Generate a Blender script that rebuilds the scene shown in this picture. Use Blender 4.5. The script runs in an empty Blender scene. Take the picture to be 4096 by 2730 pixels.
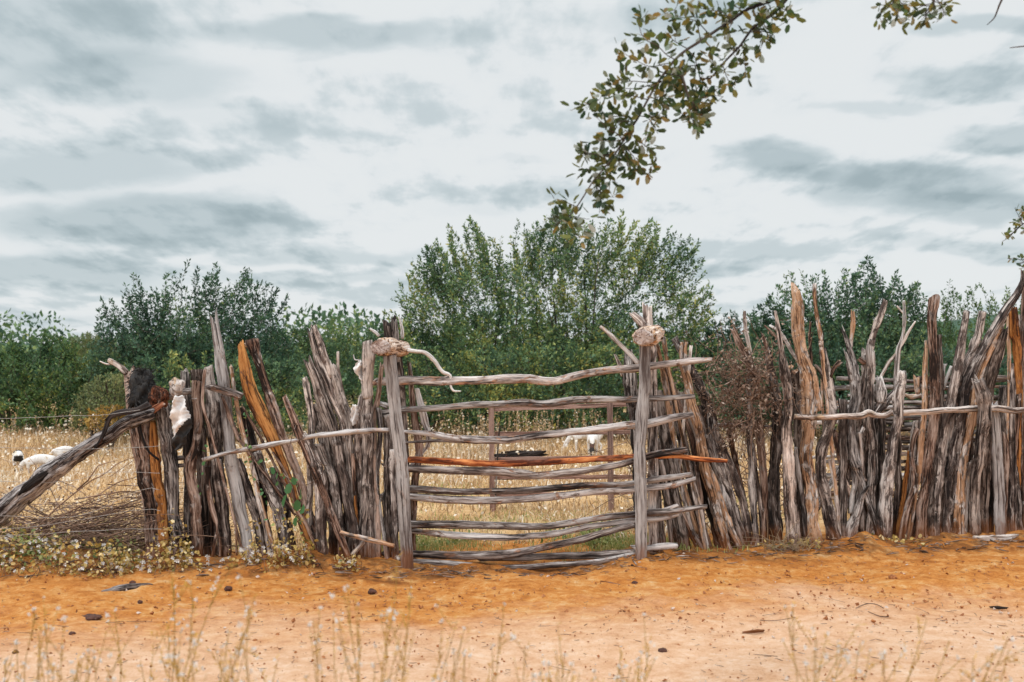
import bpy, math, random
import numpy as np
from mathutils import Vector
R = math.radians
scn = bpy.context.scene
C = scn.collection
rng = np.random.default_rng(7)
random.seed(7)

# ------------------------------------------------------------------ camera
W0, H0, FPX = 4096.0, 2730.0, 3982.0
CAMZ, HOR = 1.5, 1400.0
PITCH = math.atan((HOR - H0/2)/FPX)
cam_d = bpy.data.cameras.new('camera'); cam = bpy.data.objects.new('camera', cam_d); C.objects.link(cam)
cam_d.sensor_width = 36; cam_d.sensor_fit = 'HORIZONTAL'; cam_d.lens = 36*FPX/W0
cam_d.clip_start = 0.1; cam_d.clip_end = 8000
cam_d.dof.use_dof = True; cam_d.dof.focus_distance = 7.2; cam_d.dof.aperture_fstop = 3.2
cam.location = (0, 0, CAMZ); cam.rotation_euler = (R(90)+PITCH, 0, 0)
scn.camera = cam

# ------------------------------------------------------------------ light
SUN_EL, SUN_AZ = 60.0, -145.0     # azimuth measured clockwise from +Y: behind the camera, to the left
sl = bpy.data.lights.new('sun', 'SUN'); sl.energy = 1.5; sl.angle = R(10); sl.color = (1.0, .965, .91)
so = bpy.data.objects.new('sun', sl); C.objects.link(so)
sd = Vector((math.sin(R(SUN_AZ))*math.cos(R(SUN_EL)), math.cos(R(SUN_AZ))*math.cos(R(SUN_EL)), math.sin(R(SUN_EL))))
so.rotation_euler = (-sd).to_track_quat('-Z', 'Y').to_euler(); so.location = (-5, -5, 12)
scn.view_settings.view_transform = 'Standard'; scn.view_settings.look = 'None'
scn.view_settings.exposure = 0.06; scn.view_settings.gamma = 1.0

class NT:
    """small node-tree helper"""
    def __init__(s, nt): s.nt = nt; nt.nodes.clear()
    def n(s, t, **k):
        nd = s.nt.nodes.new(t)
        for a, b in k.items(): setattr(nd, a, b)
        return nd
    def l(s, a, b): s.nt.links.new(a, b)
    def put(s, sock, v):
        if hasattr(v, 'is_linked') or isinstance(v, bpy.types.NodeSocket): s.l(v, sock)
        else: sock.default_value = v
    def math(s, op, a, b=0.0, c=None, clamp=False):
        m = s.n('ShaderNodeMath', operation=op); m.use_clamp = clamp
        s.put(m.inputs[0], a); s.put(m.inputs[1], b)
        if c is not None: s.put(m.inputs[2], c)
        return m.outputs[0]
    def vmath(s, op, a, b=None):
        m = s.n('ShaderNodeVectorMath', operation=op); s.put(m.inputs[0], a)
        if b is not None: s.put(m.inputs[1], b)
        return m
    def mr(s, v, a, b, c=0.0, d=1.0, smooth=True):
        m = s.n('ShaderNodeMapRange'); m.interpolation_type = 'SMOOTHSTEP' if smooth else 'LINEAR'; m.clamp = True
        s.put(m.inputs[0], v)
        for i, x in enumerate((a, b, c, d)): s.put(m.inputs[i+1], x)
        return m.outputs[0]
    def noise(s, vec, scale=5.0, detail=4.0, rough=.55, dist=0.0):
        m = s.n('ShaderNodeTexNoise'); s.put(m.inputs['Vector'], vec)
        m.inputs['Scale'].default_value = scale; m.inputs['Detail'].default_value = detail
        m.inputs['Roughness'].default_value = rough; m.inputs['Distortion'].default_value = dist
        return m.outputs['Fac']
    def mix(s, f, a, b, bt='MIX'):
        m = s.n('ShaderNodeMix', data_type='RGBA', blend_type=bt)
        s.put(m.inputs[0], f)
        for i, v in ((6, a), (7, b)):
            if isinstance(v, tuple): v = tuple(v)+(1.0,) if len(v) == 3 else v
            s.put(m.inputs[i], v)
        return m.outputs[2]
    def ramp(s, f, stops):
        m = s.n('ShaderNodeValToRGB'); s.put(m.inputs[0], f); e = m.color_ramp.elements
        while len(e) < len(stops): e.new(.5)
        for el, (p, c) in zip(e, stops): el.position = p; el.color = tuple(c)+(1.0,)
        return m.outputs[0]

# world: daylight sky behind a broken overcast
w = bpy.data.worlds.new('World'); scn.world = w; w.use_nodes = True
T = NT(w.node_tree)
sky = T.n('ShaderNodeTexSky', sky_type='NISHITA'); sky.sun_disc = False
sky.sun_elevation = R(SUN_EL); sky.sun_rotation = R(SUN_AZ)
tc = T.n('ShaderNodeTexCoord'); sx = T.n('ShaderNodeSeparateXYZ'); T.l(tc.outputs['Generated'], sx.inputs[0])
X_, Y_, Z_ = sx.outputs
zc = T.math('ADD', T.math('MAXIMUM', Z_, 0.0), .16)
cb = T.n('ShaderNodeCombineXYZ')
T.l(T.math('MULTIPLY', T.math('DIVIDE', X_, zc), .62), cb.inputs[0]); T.l(T.math('DIVIDE', Y_, zc), cb.inputs[1])
n1 = T.noise(cb.outputs[0], 1.5, 7, .52, .1)
n2 = T.noise(T.vmath('MULTIPLY', cb.outputs[0], (1.9, .55, 1)).outputs[0], 6.0, 7, .58, .1)
dens = T.math('ADD', T.math('MULTIPLY', n1, .62), T.math('MULTIPLY', n2, .38))
grey = T.mr(dens, .465, .60, 0.0, .50)
# the heavier clouds, each at its own bearing (x/y, z/y) in the sky
ysafe = T.math('MAXIMUM', Y_, .05)
tp = T.n('ShaderNodeCombineXYZ'); T.l(T.math('DIVIDE', X_, ysafe), tp.inputs[0]); T.l(T.math('DIVIDE', Z_, ysafe), tp.inputs[1])
def colornoise(vec, scale, detail):
    m = T.n('ShaderNodeTexNoise'); T.put(m.inputs['Vector'], vec); m.inputs['Scale'].default_value = scale; m.inputs['Detail'].default_value = detail
    return m.outputs['Color']
dn = T.vmath('SUBTRACT', colornoise(T.vmath('MULTIPLY', tp.outputs[0], (9, 22, 1)).outputs[0], 1.0, 10), (.5, .5, .5))
tpd = T.vmath('ADD', tp.outputs[0], T.vmath('MULTIPLY', dn.outputs[0], (.125, .056, 0)).outputs[0]).outputs[0]
total = grey
for (px, py, wx, wy, am) in [(100,120,800,230,.46),(520,330,620,120,.40),(1350,140,620,90,.55),(300,660,700,110,.50),(550,880,760,120,.62),
        (1000,800,260,60,.25),(150,1080,700,90,.55),(1330,1020,520,50,.42),(900,480,420,80,.2),(2080,790,500,50,.2),(1250,1130,600,40,.35),
        (2750,90,520,110,.34),(3130,610,260,75,.72),(3650,740,560,100,.60),(4050,830,500,80,.55),(3900,330,400,75,.50),(4000,560,260,60,.55),(3500,430,340,50,.35),
        (2850,1060,330,50,.42),(3900,980,420,50,.35),(3950,120,360,60,.50),(2900,1230,300,40,.25),(2050,660,160,30,.2),(60,1290,500,60,.3)]:
    c = ((px-2048)/FPX, (HOR-py)/FPX, 0)
    v = T.vmath('MULTIPLY', T.vmath('SUBTRACT', tpd, c).outputs[0], (FPX/wx, FPX/wy, 1)).outputs[0]
    ln = T.vmath('LENGTH', v).outputs['Value']
    total = T.math('ADD', total, T.mr(ln, 0.45, 1.2, am*.98, 0.0))
front = T.mr(Y_, 0.0, .3)
total = T.math('MULTIPLY', T.mr(total, 0.0, 1.15, 0.0, 1.0, False), T.math('ADD', T.math('MULTIPLY', front, .6), .4))
ccol = T.ramp(total, [(0.0, (.76,.79,.80)), (.12, (.74,.775,.79)), (.34, (.60,.665,.69)), (.62, (.45,.53,.56)), (1.0, (.33,.41,.44))])
zen = T.mr(Z_, .30, .85, 1.0, 2.1)
cc = T.vmath('MULTIPLY', ccol, zen); 
T.nt.links.remove(cc.inputs[1].links[0]) if cc.inputs[1].is_linked else None
cz = T.n('ShaderNodeCombineXYZ'); [T.l(zen, cz.inputs[i]) for i in range(3)]; T.l(cz.outputs[0], cc.inputs[1])
bg1 = T.n('ShaderNodeBackground'); T.l(sky.outputs[0], bg1.inputs[0]); bg1.inputs[1].default_value = .1
bg2 = T.n('ShaderNodeBackground'); T.l(cc.outputs[0], bg2.inputs[0]); bg2.inputs[1].default_value = 1.0
ms = T.n('ShaderNodeMixShader'); ms.inputs[0].default_value = .97
T.l(bg1.outputs[0], ms.inputs[1]); T.l(bg2.outputs[0], ms.inputs[2])
wo = T.n('ShaderNodeOutputWorld'); T.l(ms.outputs[0], wo.inputs[0])

# ------------------------------------------------------------------ geometry helpers
cp, sp = math.cos(PITCH), math.sin(PITCH)
def at(px, py, Y):
    x = (px-W0/2)/FPX; u = (H0/2-py)/FPX
    d = np.array([x, cp-sp*u, sp+cp*u]); s = Y/d[1]
    return np.array([0, 0, CAMZ]) + d*s

CR = {'A':(0,1240,.7018),'B':(680,1240,.7018),'C':(1160,1240,.7018),'D':(1480,1200,.7271),'E':(2400,1140,.7018),
      'F':(2900,1080,.74),'G':(3400,1040,.7657),'S':(0,0,1.0),'K':(2100,0,.7013),'Q':(3400,0,.2958)}
def cpt(c, x, y, wd): o = CR[c]; return (o[0]+x*o[2], o[1]+y*o[2], wd*o[2]*.94)
def Y0(x): return float(np.interp(x, [-600,0,1300,1600,2560,2800,3300,4096,4800], [6.95,6.95,7.0,7.0,7.18,7.38,7.62,8.0,8.4]))

class MB:
    def __init__(s): s.V=[]; s.Q=[]; s.Tr=[]; s.G=[]; s.MI=[]; s.TM=[]; s.n=0
    def add(s, V, Q=None, Tr=None, G=None, mi=0):
        V = np.asarray(V, float)
        if Q is not None and len(Q): s.Q.append(np.asarray(Q)+s.n); s.MI.append(np.full(len(Q), mi))
        if Tr is not None and len(Tr): s.Tr.append(np.asarray(Tr)+s.n); s.TM.append(np.full(len(Tr), mi))
        s.V.append(V); s.G.append(V if G is None else np.asarray(G, float)); s.n += len(V)
    def build(s, name, mats, parent=None, smooth=True, loc=None):
        V = np.concatenate(s.V); G = np.concatenate(s.G)
        if loc is None and parent is not None: loc = parent.location
        if loc is None: loc = (0,0,0)
        me = bpy.data.meshes.new(name)
        q = np.concatenate(s.Q) if s.Q else np.zeros((0,4),int); t = np.concatenate(s.Tr) if s.Tr else np.zeros((0,3),int)
        me.vertices.add(len(V)); me.vertices.foreach_set('co', (V-np.array(loc)).astype('f').ravel())
        me.loops.add(q.size+t.size); me.loops.foreach_set('vertex_index', np.concatenate([q.ravel(), t.ravel()]).astype('i'))
        me.polygons.add(len(q)+len(t))
        me.polygons.foreach_set('loop_start', np.concatenate([np.arange(len(q))*4, q.size+np.arange(len(t))*3]).astype('i'))
        mi = np.concatenate(s.MI+s.TM) if (s.MI or s.TM) else np.zeros(0)
        me.polygons.foreach_set('material_index', mi.astype('i'))
        me.polygons.foreach_set('use_smooth', np.full(len(q)+len(t), smooth))
        a = me.attributes.new('g', 'FLOAT_VECTOR', 'POINT'); a.data.foreach_set('vector', G.astype('f').ravel())
        for m in (mats if isinstance(mats, (list, tuple)) else [mats]): me.materials.append(m)
        me.update(); me.validate()
        o = bpy.data.objects.new(name, me); C.objects.link(o)
        if parent is not None: o.parent = parent      # parts of a thing at location L: mesh is local to L
        else: o.location = loc
        return o

def tag(o, label=None, cat=None, group=None, kind=None):
    if label: o['label'] = label
    if cat: o['category'] = cat
    if group: o['group'] = group
    if kind: o['kind'] = kind
    return o
def empty(name, loc, label, cat, group=None):
    o = bpy.data.objects.new(name, None); o.empty_display_size = .1; o.location = loc; C.objects.link(o)
    return tag(o, label, cat, group)

def spline(P, ds):
    P = np.asarray(P, float); n = len(P)
    if n == 2: P = np.array([P[0], P[0]*.5+P[1]*.5, P[1]]); n = 3
    E = np.vstack([2*P[0]-P[1], P, 2*P[-1]-P[-2]])
    out = []
    for i in range(n-1):
        p0,p1,p2,p3 = E[i:i+4]; L = np.linalg.norm((p2-p1)[:3]); k = max(2, int(L/ds))
        t = np.linspace(0, 1, k, endpoint=False)[:,None]
        out.append(.5*(2*p1+(p2-p0)*t+(2*p0-5*p1+4*p2-p3)*t*t+(3*p1-p0-3*p2+p3)*t**3))
    out.append(P[-1:]); return np.vstack(out)

def smooth_rand(n, period, r):
    k = max(2, int(n/period)+3); c = r.normal(size=k)
    x = np.linspace(0, k-1.001, n); i = x.astype(int); f = x-i; f = f*f*(3-2*f)
    return c[i]*(1-f)+c[np.minimum(i+1, k-1)]*f

def log(mb, P, seed=0, ds=.022, seg=24, asp=1.0, rough=1.0, top='flat', bot='flat', mi=0, taper=False):
    """irregular length of weathered wood along P (x,y,z,r): fluted, knotted and split, with broken ends"""
    r = np.random.default_rng(seed*7+11)
    S = spline(P, ds); c = S[:,:3].copy(); rad = np.maximum(S[:,3], .0015); n = len(S)
    Rm = rad.mean()
    for k in range(3): c[:,k] += smooth_rand(n, 9, r)*Rm*.08*rough
    for k in (0,2): c[:,k] += smooth_rand(n, 5, r)*Rm*.05*rough
    tan = np.gradient(c, axis=0); tan /= np.linalg.norm(tan, axis=1)[:,None]+1e-9
    view = np.array([0,1,0]) if abs(tan[:,1].mean()) < .8 else np.array([0,0,1])
    u = np.cross(tan, view); u /= np.linalg.norm(u, axis=1)[:,None]+1e-9; v = np.cross(u, tan)
    s = np.concatenate([[0], np.cumsum(np.linalg.norm(np.diff(c, axis=0), axis=1))])
    a = np.linspace(0, 2*np.pi, seg, endpoint=False)
    D = np.zeros((n, seg)); tw = r.normal()*.45
    for k, am in ((1,.04),(2,.06),(3,.045),(5,.035),(7,.035),(9,.035),(11,.035)):
        D += (am*(1+.5*smooth_rand(n, 14, r)))[:,None]*np.sin(k*a[None,:]+r.uniform(0,7)+(tw*s+.16*smooth_rand(n, 24, r))[:,None])
    D += .06*smooth_rand(n, 5, r)[:,None]+.035*smooth_rand(n, 2, r)[:,None]
    for q in range(3):   # deep splits
        a0 = r.uniform(0, 6.28); d = np.angle(np.exp(1j*(a[None,:]-a0-(tw*s*.7+.25*smooth_rand(n, 20, r))[:,None])))
        D -= .20*np.exp(-(d/.16)**2)*np.clip(smooth_rand(n, 18, r)+.4, 0, 1)[:,None]
    for q in range(r.integers(1, 4)):    # knots
        a0, s0 = r.uniform(0, 6.28), r.uniform(0, s[-1]); d = np.angle(np.exp(1j*(a-a0)))
        D += .32*np.exp(-(d/.5)**2)[None,:]*np.exp(-((s-s0)/(Rm*.9+.005))**2)[:,None]
    D += r.normal(size=(n, seg))*.028
    rr = rad[:,None]*(1+D*rough)
    ca, sa = np.cos(a), np.sin(a)*asp
    V = c[:,None,:] + rr[:,:,None]*(ca[None,:,None]*u[:,None,:]+sa[None,:,None]*v[:,None,:])
    def rag(idx, sgn, kind):
        t = tan[idx]
        if kind == 'jag':
            h = np.abs(r.normal(size=seg))*Rm*1.1+smooth_rand(seg, 3, r)*Rm*.6
            h = (h+np.roll(h,1))/2
            V[idx] += sgn*h[:,None]*t
        elif kind == 'slant': V[idx] += sgn*(np.cos(a-r.uniform(0,6.28))*Rm*1.0)[:,None]*t
        else: V[idx] += sgn*(r.normal(size=seg)*Rm*.06+np.cos(a-r.uniform(0,6.28))*Rm*.2)[:,None]*t
    rag(0, -1, top); rag(-1, 1, bot)
    off = r.uniform(-40, 40, 3)
    G = np.stack([rr*ca, rr*sa, np.broadcast_to(s[:,None], rr.shape)], -1)+off
    idx = np.arange(n*seg).reshape(n, seg); nx = np.roll(idx, -1, 1)
    Q = np.stack([idx[:-1], nx[:-1], nx[1:], idx[1:]], -1).reshape(-1, 4)
    VV = V.reshape(-1,3); GG = G.reshape(-1,3)
    # caps with an inner ring
    Tr = []; base = n*seg
    for e, (i, sg) in enumerate(((0,-1),(n-1,1))):
        ring = V[i]; cen = ring.mean(0); inner = cen+(ring-cen)*.55-sg*tan[i]*Rm*.12*0
        cc_ = cen-sg*tan[i]*Rm*(.5 if (top if e==0 else bot)=='jag' else .05)
        VV = np.vstack([VV, inner, cc_[None]]); gi = G[i]*.0+G[i].mean(0)+(G[i]-G[i].mean(0))*.5
        GG = np.vstack([GG, gi, G[i].mean(0)[None]])
        b = base+e*(seg+1); ii = b+np.arange(seg); jn = np.roll(ii, -1); o0 = idx[i]; o1 = nx[i]
        q = np.stack([o0, ii, jn, o1], -1) if e == 0 else np.stack([o0, o1, jn, ii], -1)
        Q = np.vstack([Q, q])
        cidx = np.full(seg, b+seg)
        Tr.append(np.stack([ii, cidx, jn], -1) if e == 0 else np.stack([ii, jn, cidx], -1))
    mb.add(VV, Q, np.vstack(Tr), GG, mi)

def tube(mb, P, seg=6, ds=.05, mi=0, wob=0.0, r=rng):
    S = spline(P, ds); c = S[:,:3]; rad = np.maximum(S[:,3], .0004); n = len(S)
    if wob: c = c+np.stack([smooth_rand(n, 4, r) for _ in range(3)], -1)*wob
    tan = np.gradient(c, axis=0); tan /= np.linalg.norm(tan, axis=1)[:,None]+1e-9
    h = np.array([.31,.9,.2]); u = np.cross(tan, h); u /= np.linalg.norm(u, axis=1)[:,None]+1e-9; v = np.cross(u, tan)
    a = np.linspace(0, 2*np.pi, seg, endpoint=False)
    V = c[:,None,:]+rad[:,None,None]*(np.cos(a)[None,:,None]*u[:,None,:]+np.sin(a)[None,:,None]*v[:,None,:])
    s = np.concatenate([[0], np.cumsum(np.linalg.norm(np.diff(c, axis=0), axis=1))])
    G = np.stack([np.broadcast_to(rad[:,None]*np.cos(a), (n,seg)), np.broadcast_to(rad[:,None]*np.sin(a), (n,seg)), np.broadcast_to(s[:,None], (n,seg))], -1)+c[0]*3
    idx = np.arange(n*seg).reshape(n, seg); nx = np.roll(idx, -1, 1)
    Q = np.stack([idx[:-1], nx[:-1], nx[1:], idx[1:]], -1).reshape(-1, 4)
    mb.add(V.reshape(-1,3), Q, None, G.reshape(-1,3), mi)

def unit(v): return v/(np.linalg.norm(v, axis=-1, keepdims=True)+1e-9)
def leaves(mb, P, D, L, Wd, r=rng, tint=None, fold=.25, mi=0, round_=False, up=None):
    """one small folded blade per row of P along D"""
    n = len(P); D = unit(D); L = np.broadcast_to(np.asarray(L, float), (n,)); Wd = np.broadcast_to(np.asarray(Wd, float), (n,))
    N = unit(r.normal(size=(n,3)) if up is None else r.normal(size=(n,3))*(1-up)+np.array([0,0,up*1.5]))
    Sd = unit(np.cross(D, N)); N = np.cross(Sd, D)
    tint = r.uniform(0,1,n) if tint is None else tint
    if round_:
        k = [(0,0),(.25,.36),(.76,.42),(1,0),(.76,-.42),(.25,-.36)]
        V = np.stack([P+D*(L*t)[:,None]+Sd*(Wd*b)[:,None]+N*(abs(b)*fold*Wd-(t*t)*L*.15)[:,None] for t,b in k], 1)
        b = np.arange(n)[:,None]*6; Q = np.vstack([b+np.array([[0,1,2,3]]), b+np.array([[0,3,4,5]])]); m = 6
    else:
        k = [(0,0),(.45,.5),(1,0),(.45,-.5)]
        V = np.stack([P+D*(L*t)[:,None]+Sd*(Wd*b)[:,None]+N*(abs(b)*fold*Wd)[:,None] for t,b in k], 1)
        Q = np.arange(n*4).reshape(n,4); m = 4
    G = np.repeat(np.stack([tint, r.uniform(0,1,n), np.zeros(n)], -1), m, 0)
    if round_: G[:,2] = np.tile([0,.3,.6,1,.6,.3], n)
    mb.add(V.reshape(-1,3), Q, None, G, mi)

# ------------------------------------------------------------------ materials
def new_mat(name):
    m = bpy.data.materials.new(name); m.use_nodes = True; t = NT(m.node_tree)
    o = t.n('ShaderNodeOutputMaterial'); b = t.n('ShaderNodeBsdfPrincipled'); t.l(b.outputs[0], o.inputs[0])
    return m, t, b
SOIL = (.40,.135,.035)
def wood_mat(name, light, mid, dark, patch, pamt=.5, rough=.9, fine=1.0, stain=True, lo=.41, hi=.59, vary=1.0, bump=1.0):
    m, t, b = new_mat(name)
    at_ = t.n('ShaderNodeAttribute', attribute_name='g'); g = at_.outputs['Vector']
    v1 = t.vmath('MULTIPLY', g, (50,50,3.4)).outputs[0]; v2 = t.vmath('MULTIPLY', g, (130,130,11)).outputs[0]
    v3 = t.vmath('MULTIPLY', g, (15,15,6.5)).outputs[0]; v4 = t.vmath('MULTIPLY', g, (4,4,1.7)).outputs[0]
    a = t.noise(v1, 1, 5, .6, .5); f = t.noise(v2, 1, 3, .6); p = t.noise(v3, 1, 6, .68, .6); q = t.noise(v4, 1, 3, .5)
    v = t.math('ADD', t.math('MULTIPLY', a, .62), t.math('MULTIPLY', f, .38*fine))
    v = t.math('ADD', v, t.math('MULTIPLY', t.math('SUBTRACT', q, .5), .52))
    if fine < 1: v = t.math('ADD', v, .19*(1-fine))
    col = t.ramp(v, [(lo, dark), (lo+(hi-lo)*.45, mid), (hi, light), (min(1, hi+.12), tuple(min(.9, c*1.15) for c in light))])
    pm = t.mr(p, .62-.18*pamt, .70-.16*pamt)
    vo = t.n('ShaderNodeTexVoronoi', feature='F1'); t.l(t.vmath('MULTIPLY', g, (48,48,15)).outputs[0], vo.inputs['Vector']); vo.inputs['Scale'].default_value = 1
    vc = t.n('ShaderNodeSeparateColor'); t.l(vo.outputs['Color'], vc.inputs[0])
    pcol = t.mix(t.math('MULTIPLY', vc.outputs[0], .75), patch, tuple(min(.9, c*2.6+.03) for c in patch))
    pcol = t.mix(t.mr(vo.outputs['Distance'], .35, .75, 0.0, .8), pcol, tuple(c*.3 for c in dark))
    col = t.mix(t.math('MULTIPLY', pm, .9), col, pcol)
    oi = t.n('ShaderNodeObjectInfo'); wn = t.n('ShaderNodeTexWhiteNoise', noise_dimensions='1D'); t.l(t.math('MULTIPLY', oi.outputs['Random'], 97.3), wn.inputs['W'])
    tone = t.mr(oi.outputs['Random'], 0, 1, 1-.28*vary, 1+.22*vary, False)
    col = t.mix(t.math('MULTIPLY', wn.outputs['Value'], .42*vary), col, t.mix(1.0, col, (1.0,.76,.60), 'MULTIPLY'))
    tv = t.n('ShaderNodeCombineXYZ'); [t.l(tone, tv.inputs[i]) for i in range(3)]
    col = t.mix(1.0, col, tv.outputs[0], 'MULTIPLY')
    # splits along the grain
    cr = t.mr(t.noise(t.vmath('MULTIPLY', g, (52,52,1.1)).outputs[0], 1, 2, .5), .30, .36, 1.0, 0.0)
    col = t.mix(t.math('MULTIPLY', cr, .85), col, tuple(c*.35 for c in dark))
    if stain:
        geo = t.n('ShaderNodeNewGeometry'); sz = t.n('ShaderNodeSeparateXYZ'); t.l(geo.outputs['Position'], sz.inputs[0])
        z = t.math('ADD', sz.outputs[2], t.math('MULTIPLY', t.math('SUBTRACT', p, .5), .38))
        col = t.mix(t.math('MULTIPLY', t.mr(z, .02, .2, 1.0, 0.0), .62), col, tuple(c*.62 for c in SOIL))
    t.l(col, b.inputs['Base Color']); b.inputs['Roughness'].default_value = rough
    b.inputs['Specular IOR Level'].default_value = .25
    h = t.math('ADD', t.math('MULTIPLY', a, .9), t.math('ADD', t.math('MULTIPLY', f, .3), t.math('MULTIPLY', p, .6)))
    h = t.math('SUBTRACT', h, t.math('MULTIPLY', cr, .5))
    bp = t.n('ShaderNodeBump'); bp.inputs['Strength'].default_value = bump; bp.inputs['Distance'].default_value = .018*bump
    t.l(h, bp.inputs['Height']); t.l(bp.outputs[0], b.inputs['Normal'])
    return m
M = {}
M['grey'] = wood_mat('weathered_grey_wood', (.66,.625,.61), (.27,.24,.232), (.024,.019,.018), (.075,.052,.045), .5)
M['dgrey'] = wood_mat('dark_weathered_wood', (.36,.32,.30), (.088,.066,.058), (.012,.010,.009), (.034,.023,.019), .6)
M['mottle'] = wood_mat('mottled_bark_wood', (.64,.605,.59), (.23,.195,.185), (.020,.015,.015), (.048,.034,.030), .8, hi=.59)
M['brown'] = wood_mat('brown_bark_wood', (.50,.385,.33), (.19,.112,.082), (.020,.012,.010), (.27,.24,.23), .4)
M['plank'] = wood_mat('smooth_grey_plank', (.50,.475,.47), (.34,.315,.31), (.12,.095,.09), (.22,.17,.15), .25, fine=.6, vary=.12)
M['cap'] = wood_mat('peeled_log_bark', (.80,.72,.67), (.62,.46,.36), (.10,.05,.03), (.46,.22,.11), .55, stain=False, vary=0, bump=.7)
M['lgrey'] = wood_mat('silver_grey_wood', (.56,.53,.525), (.27,.24,.235), (.022,.017,.017), (.10,.075,.065), .45, stain=False, vary=.0)
M['orange'] = wood_mat('raw_orange_wood', (.56,.26,.085), (.36,.14,.038), (.06,.022,.010), (.12,.055,.03), .5, fine=.9, vary=.2)
M['peel'] = wood_mat('peeled_tan_wood', (.66,.445,.31), (.45,.255,.145), (.07,.038,.024), (.46,.38,.34), .7, fine=.8, vary=.4)
M['red'] = wood_mat('red_orange_wood', (.68,.28,.10), (.40,.11,.035), (.08,.02,.01), (.13,.04,.02), .55, stain=False, vary=.05, bump=.6)
M['pale'] = wood_mat('bleached_wood', (.72,.66,.63), (.50,.42,.38), (.10,.07,.06), (.44,.27,.18), .4, stain=False, vary=.3)
M['rail'] = wood_mat('rail_wood', (.62,.59,.585), (.31,.27,.26), (.035,.026,.024), (.22,.12,.075), .48, stain=False, lo=.37, hi=.575, bump=.65, vary=.5)
M['drail'] = wood_mat('dark_rail_wood', (.46,.43,.42), (.15,.122,.114), (.020,.015,.014), (.15,.075,.045), .40, stain=False, lo=.38, hi=.60, bump=.7, vary=.5)
M['white'] = wood_mat('bone_white_wood', (.80,.78,.77), (.64,.60,.585), (.2,.16,.15), (.5,.38,.32), .3, stain=False, fine=.6, vary=.1)
M['burnt'] = wood_mat('charred_shade_wood', (.06,.05,.048), (.022,.018,.018), (.006,.005,.005), (.10,.035,.02), .35, stain=False)  # charred wood; its black also serves as painted shade in hollow logs
M['crumb'] = wood_mat('rotten_red_wood', (.36,.15,.085), (.20,.07,.035), (.03,.012,.008), (.45,.32,.27), .35, stain=False)
M['board'] = wood_mat('sawn_board', (.40,.27,.235), (.33,.215,.185), (.2,.12,.1), (.28,.18,.155), .25, fine=.4, stain=False)
M['end'] = wood_mat('cut_log_end', (.50,.42,.39), (.43,.345,.315), (.22,.15,.13), (.36,.26,.22), .15, stain=False, vary=0, fine=.4, bump=.35)
M['twig'] = wood_mat('dry_twig', (.30,.21,.16), (.15,.095,.07), (.05,.03,.022), (.26,.22,.20), .4, stain=False)
M['stem'] = wood_mat('shrub_stem', (.17,.14,.125), (.085,.066,.058), (.03,.022,.02), (.12,.09,.075), .3, stain=False)

def leaf_mat(name, stops, rough=.55, trans=.25, vein=False):
    m, t, b = new_mat(name)
    a = t.n('ShaderNodeAttribute', attribute_name='g'); s = t.n('ShaderNodeSeparateXYZ'); t.l(a.outputs['Vector'], s.inputs[0])
    col = t.ramp(s.outputs[0], stops)
    col = t.mix(t.math('MULTIPLY', s.outputs[1], .35), col, tuple(c*.5 for c in stops[len(stops)//2][1]))
    t.l(col, b.inputs['Base Color']); b.inputs['Roughness'].default_value = rough; b.inputs['Specular IOR Level'].default_value = .3
    if trans:
        tr = t.n('ShaderNodeBsdfTranslucent'); t.l(col, tr.inputs[0]); mx = t.n('ShaderNodeMixShader'); mx.inputs[0].default_value = trans
        o = [n for n in t.nt.nodes if n.type == 'OUTPUT_MATERIAL'][0]
        t.l(b.outputs[0], mx.inputs[1]); t.l(tr.outputs[0], mx.inputs[2]); t.l(mx.outputs[0], o.inputs[0])
    return m
GREEN = [(0,(.034,.085,.055)),(.32,(.082,.17,.088)),(.58,(.17,.27,.11)),(.80,(.33,.41,.13)),(1,(.55,.49,.13))]
M['leaf_dark'] = leaf_mat('dark_green_leaves', [(0,(.026,.070,.052)),(.4,(.064,.140,.088)),(.72,(.14,.24,.115)),(1,(.31,.38,.13))])
M['leaf_mid'] = leaf_mat('green_leaves', GREEN)
M['leaf_yel'] = leaf_mat('yellow_green_leaves', [(0,(.035,.095,.05)),(.4,(.085,.18,.07)),(.75,(.21,.29,.08)),(1,(.46,.42,.10))])
M['leaf_pale'] = leaf_mat('pale_olive_leaves', [(0,(.11,.16,.07)),(.5,(.22,.26,.11)),(1,(.40,.40,.17))])
M['leaf_or'] = leaf_mat('ochre_leaves', [(0,(.22,.14,.03)),(.5,(.40,.24,.05)),(1,(.55,.36,.10))])
M['leaf_near'] = leaf_mat('branch_leaves', [(0,(.03,.075,.045)),(.35,(.07,.13,.045)),(.55,(.16,.20,.045)),(.70,(.32,.21,.06)),(.80,(.24,.32,.26)),(1,(.54,.60,.57))], trans=.35)
M['leaf_vine'] = leaf_mat('yellow_vine_leaves', [(0,(.11,.12,.03)),(.22,(.36,.25,.06)),(.5,(.64,.45,.14)),(.78,(.84,.66,.33)),(1,(.90,.80,.54))])
M['leaf_creep'] = leaf_mat('creeper_leaves', [(0,(.05,.15,.05)),(.6,(.12,.26,.10)),(1,(.34,.38,.12))])
M['leaf_grn'] = leaf_mat('soft_green_leaves', [(0,(.10,.17,.05)),(.5,(.25,.31,.10)),(1,(.50,.48,.20))])
M['leaf_dead'] = leaf_mat('dead_brown_leaves', [(0,(.10,.06,.045)),(.4,(.25,.16,.12)),(.8,(.46,.33,.25)),(1,(.62,.52,.44))])
M['straw'] = leaf_mat('dry_straw', [(0,(.32,.20,.10)),(.35,(.55,.37,.20)),(.8,(.72,.54,.34)),(1,(.88,.82,.72))], trans=.2, rough=.8)
M['grassg'] = leaf_mat('green_grass', [(0,(.20,.26,.07)),(.5,(.36,.40,.13)),(1,(.62,.54,.26))], rough=.7)
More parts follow.
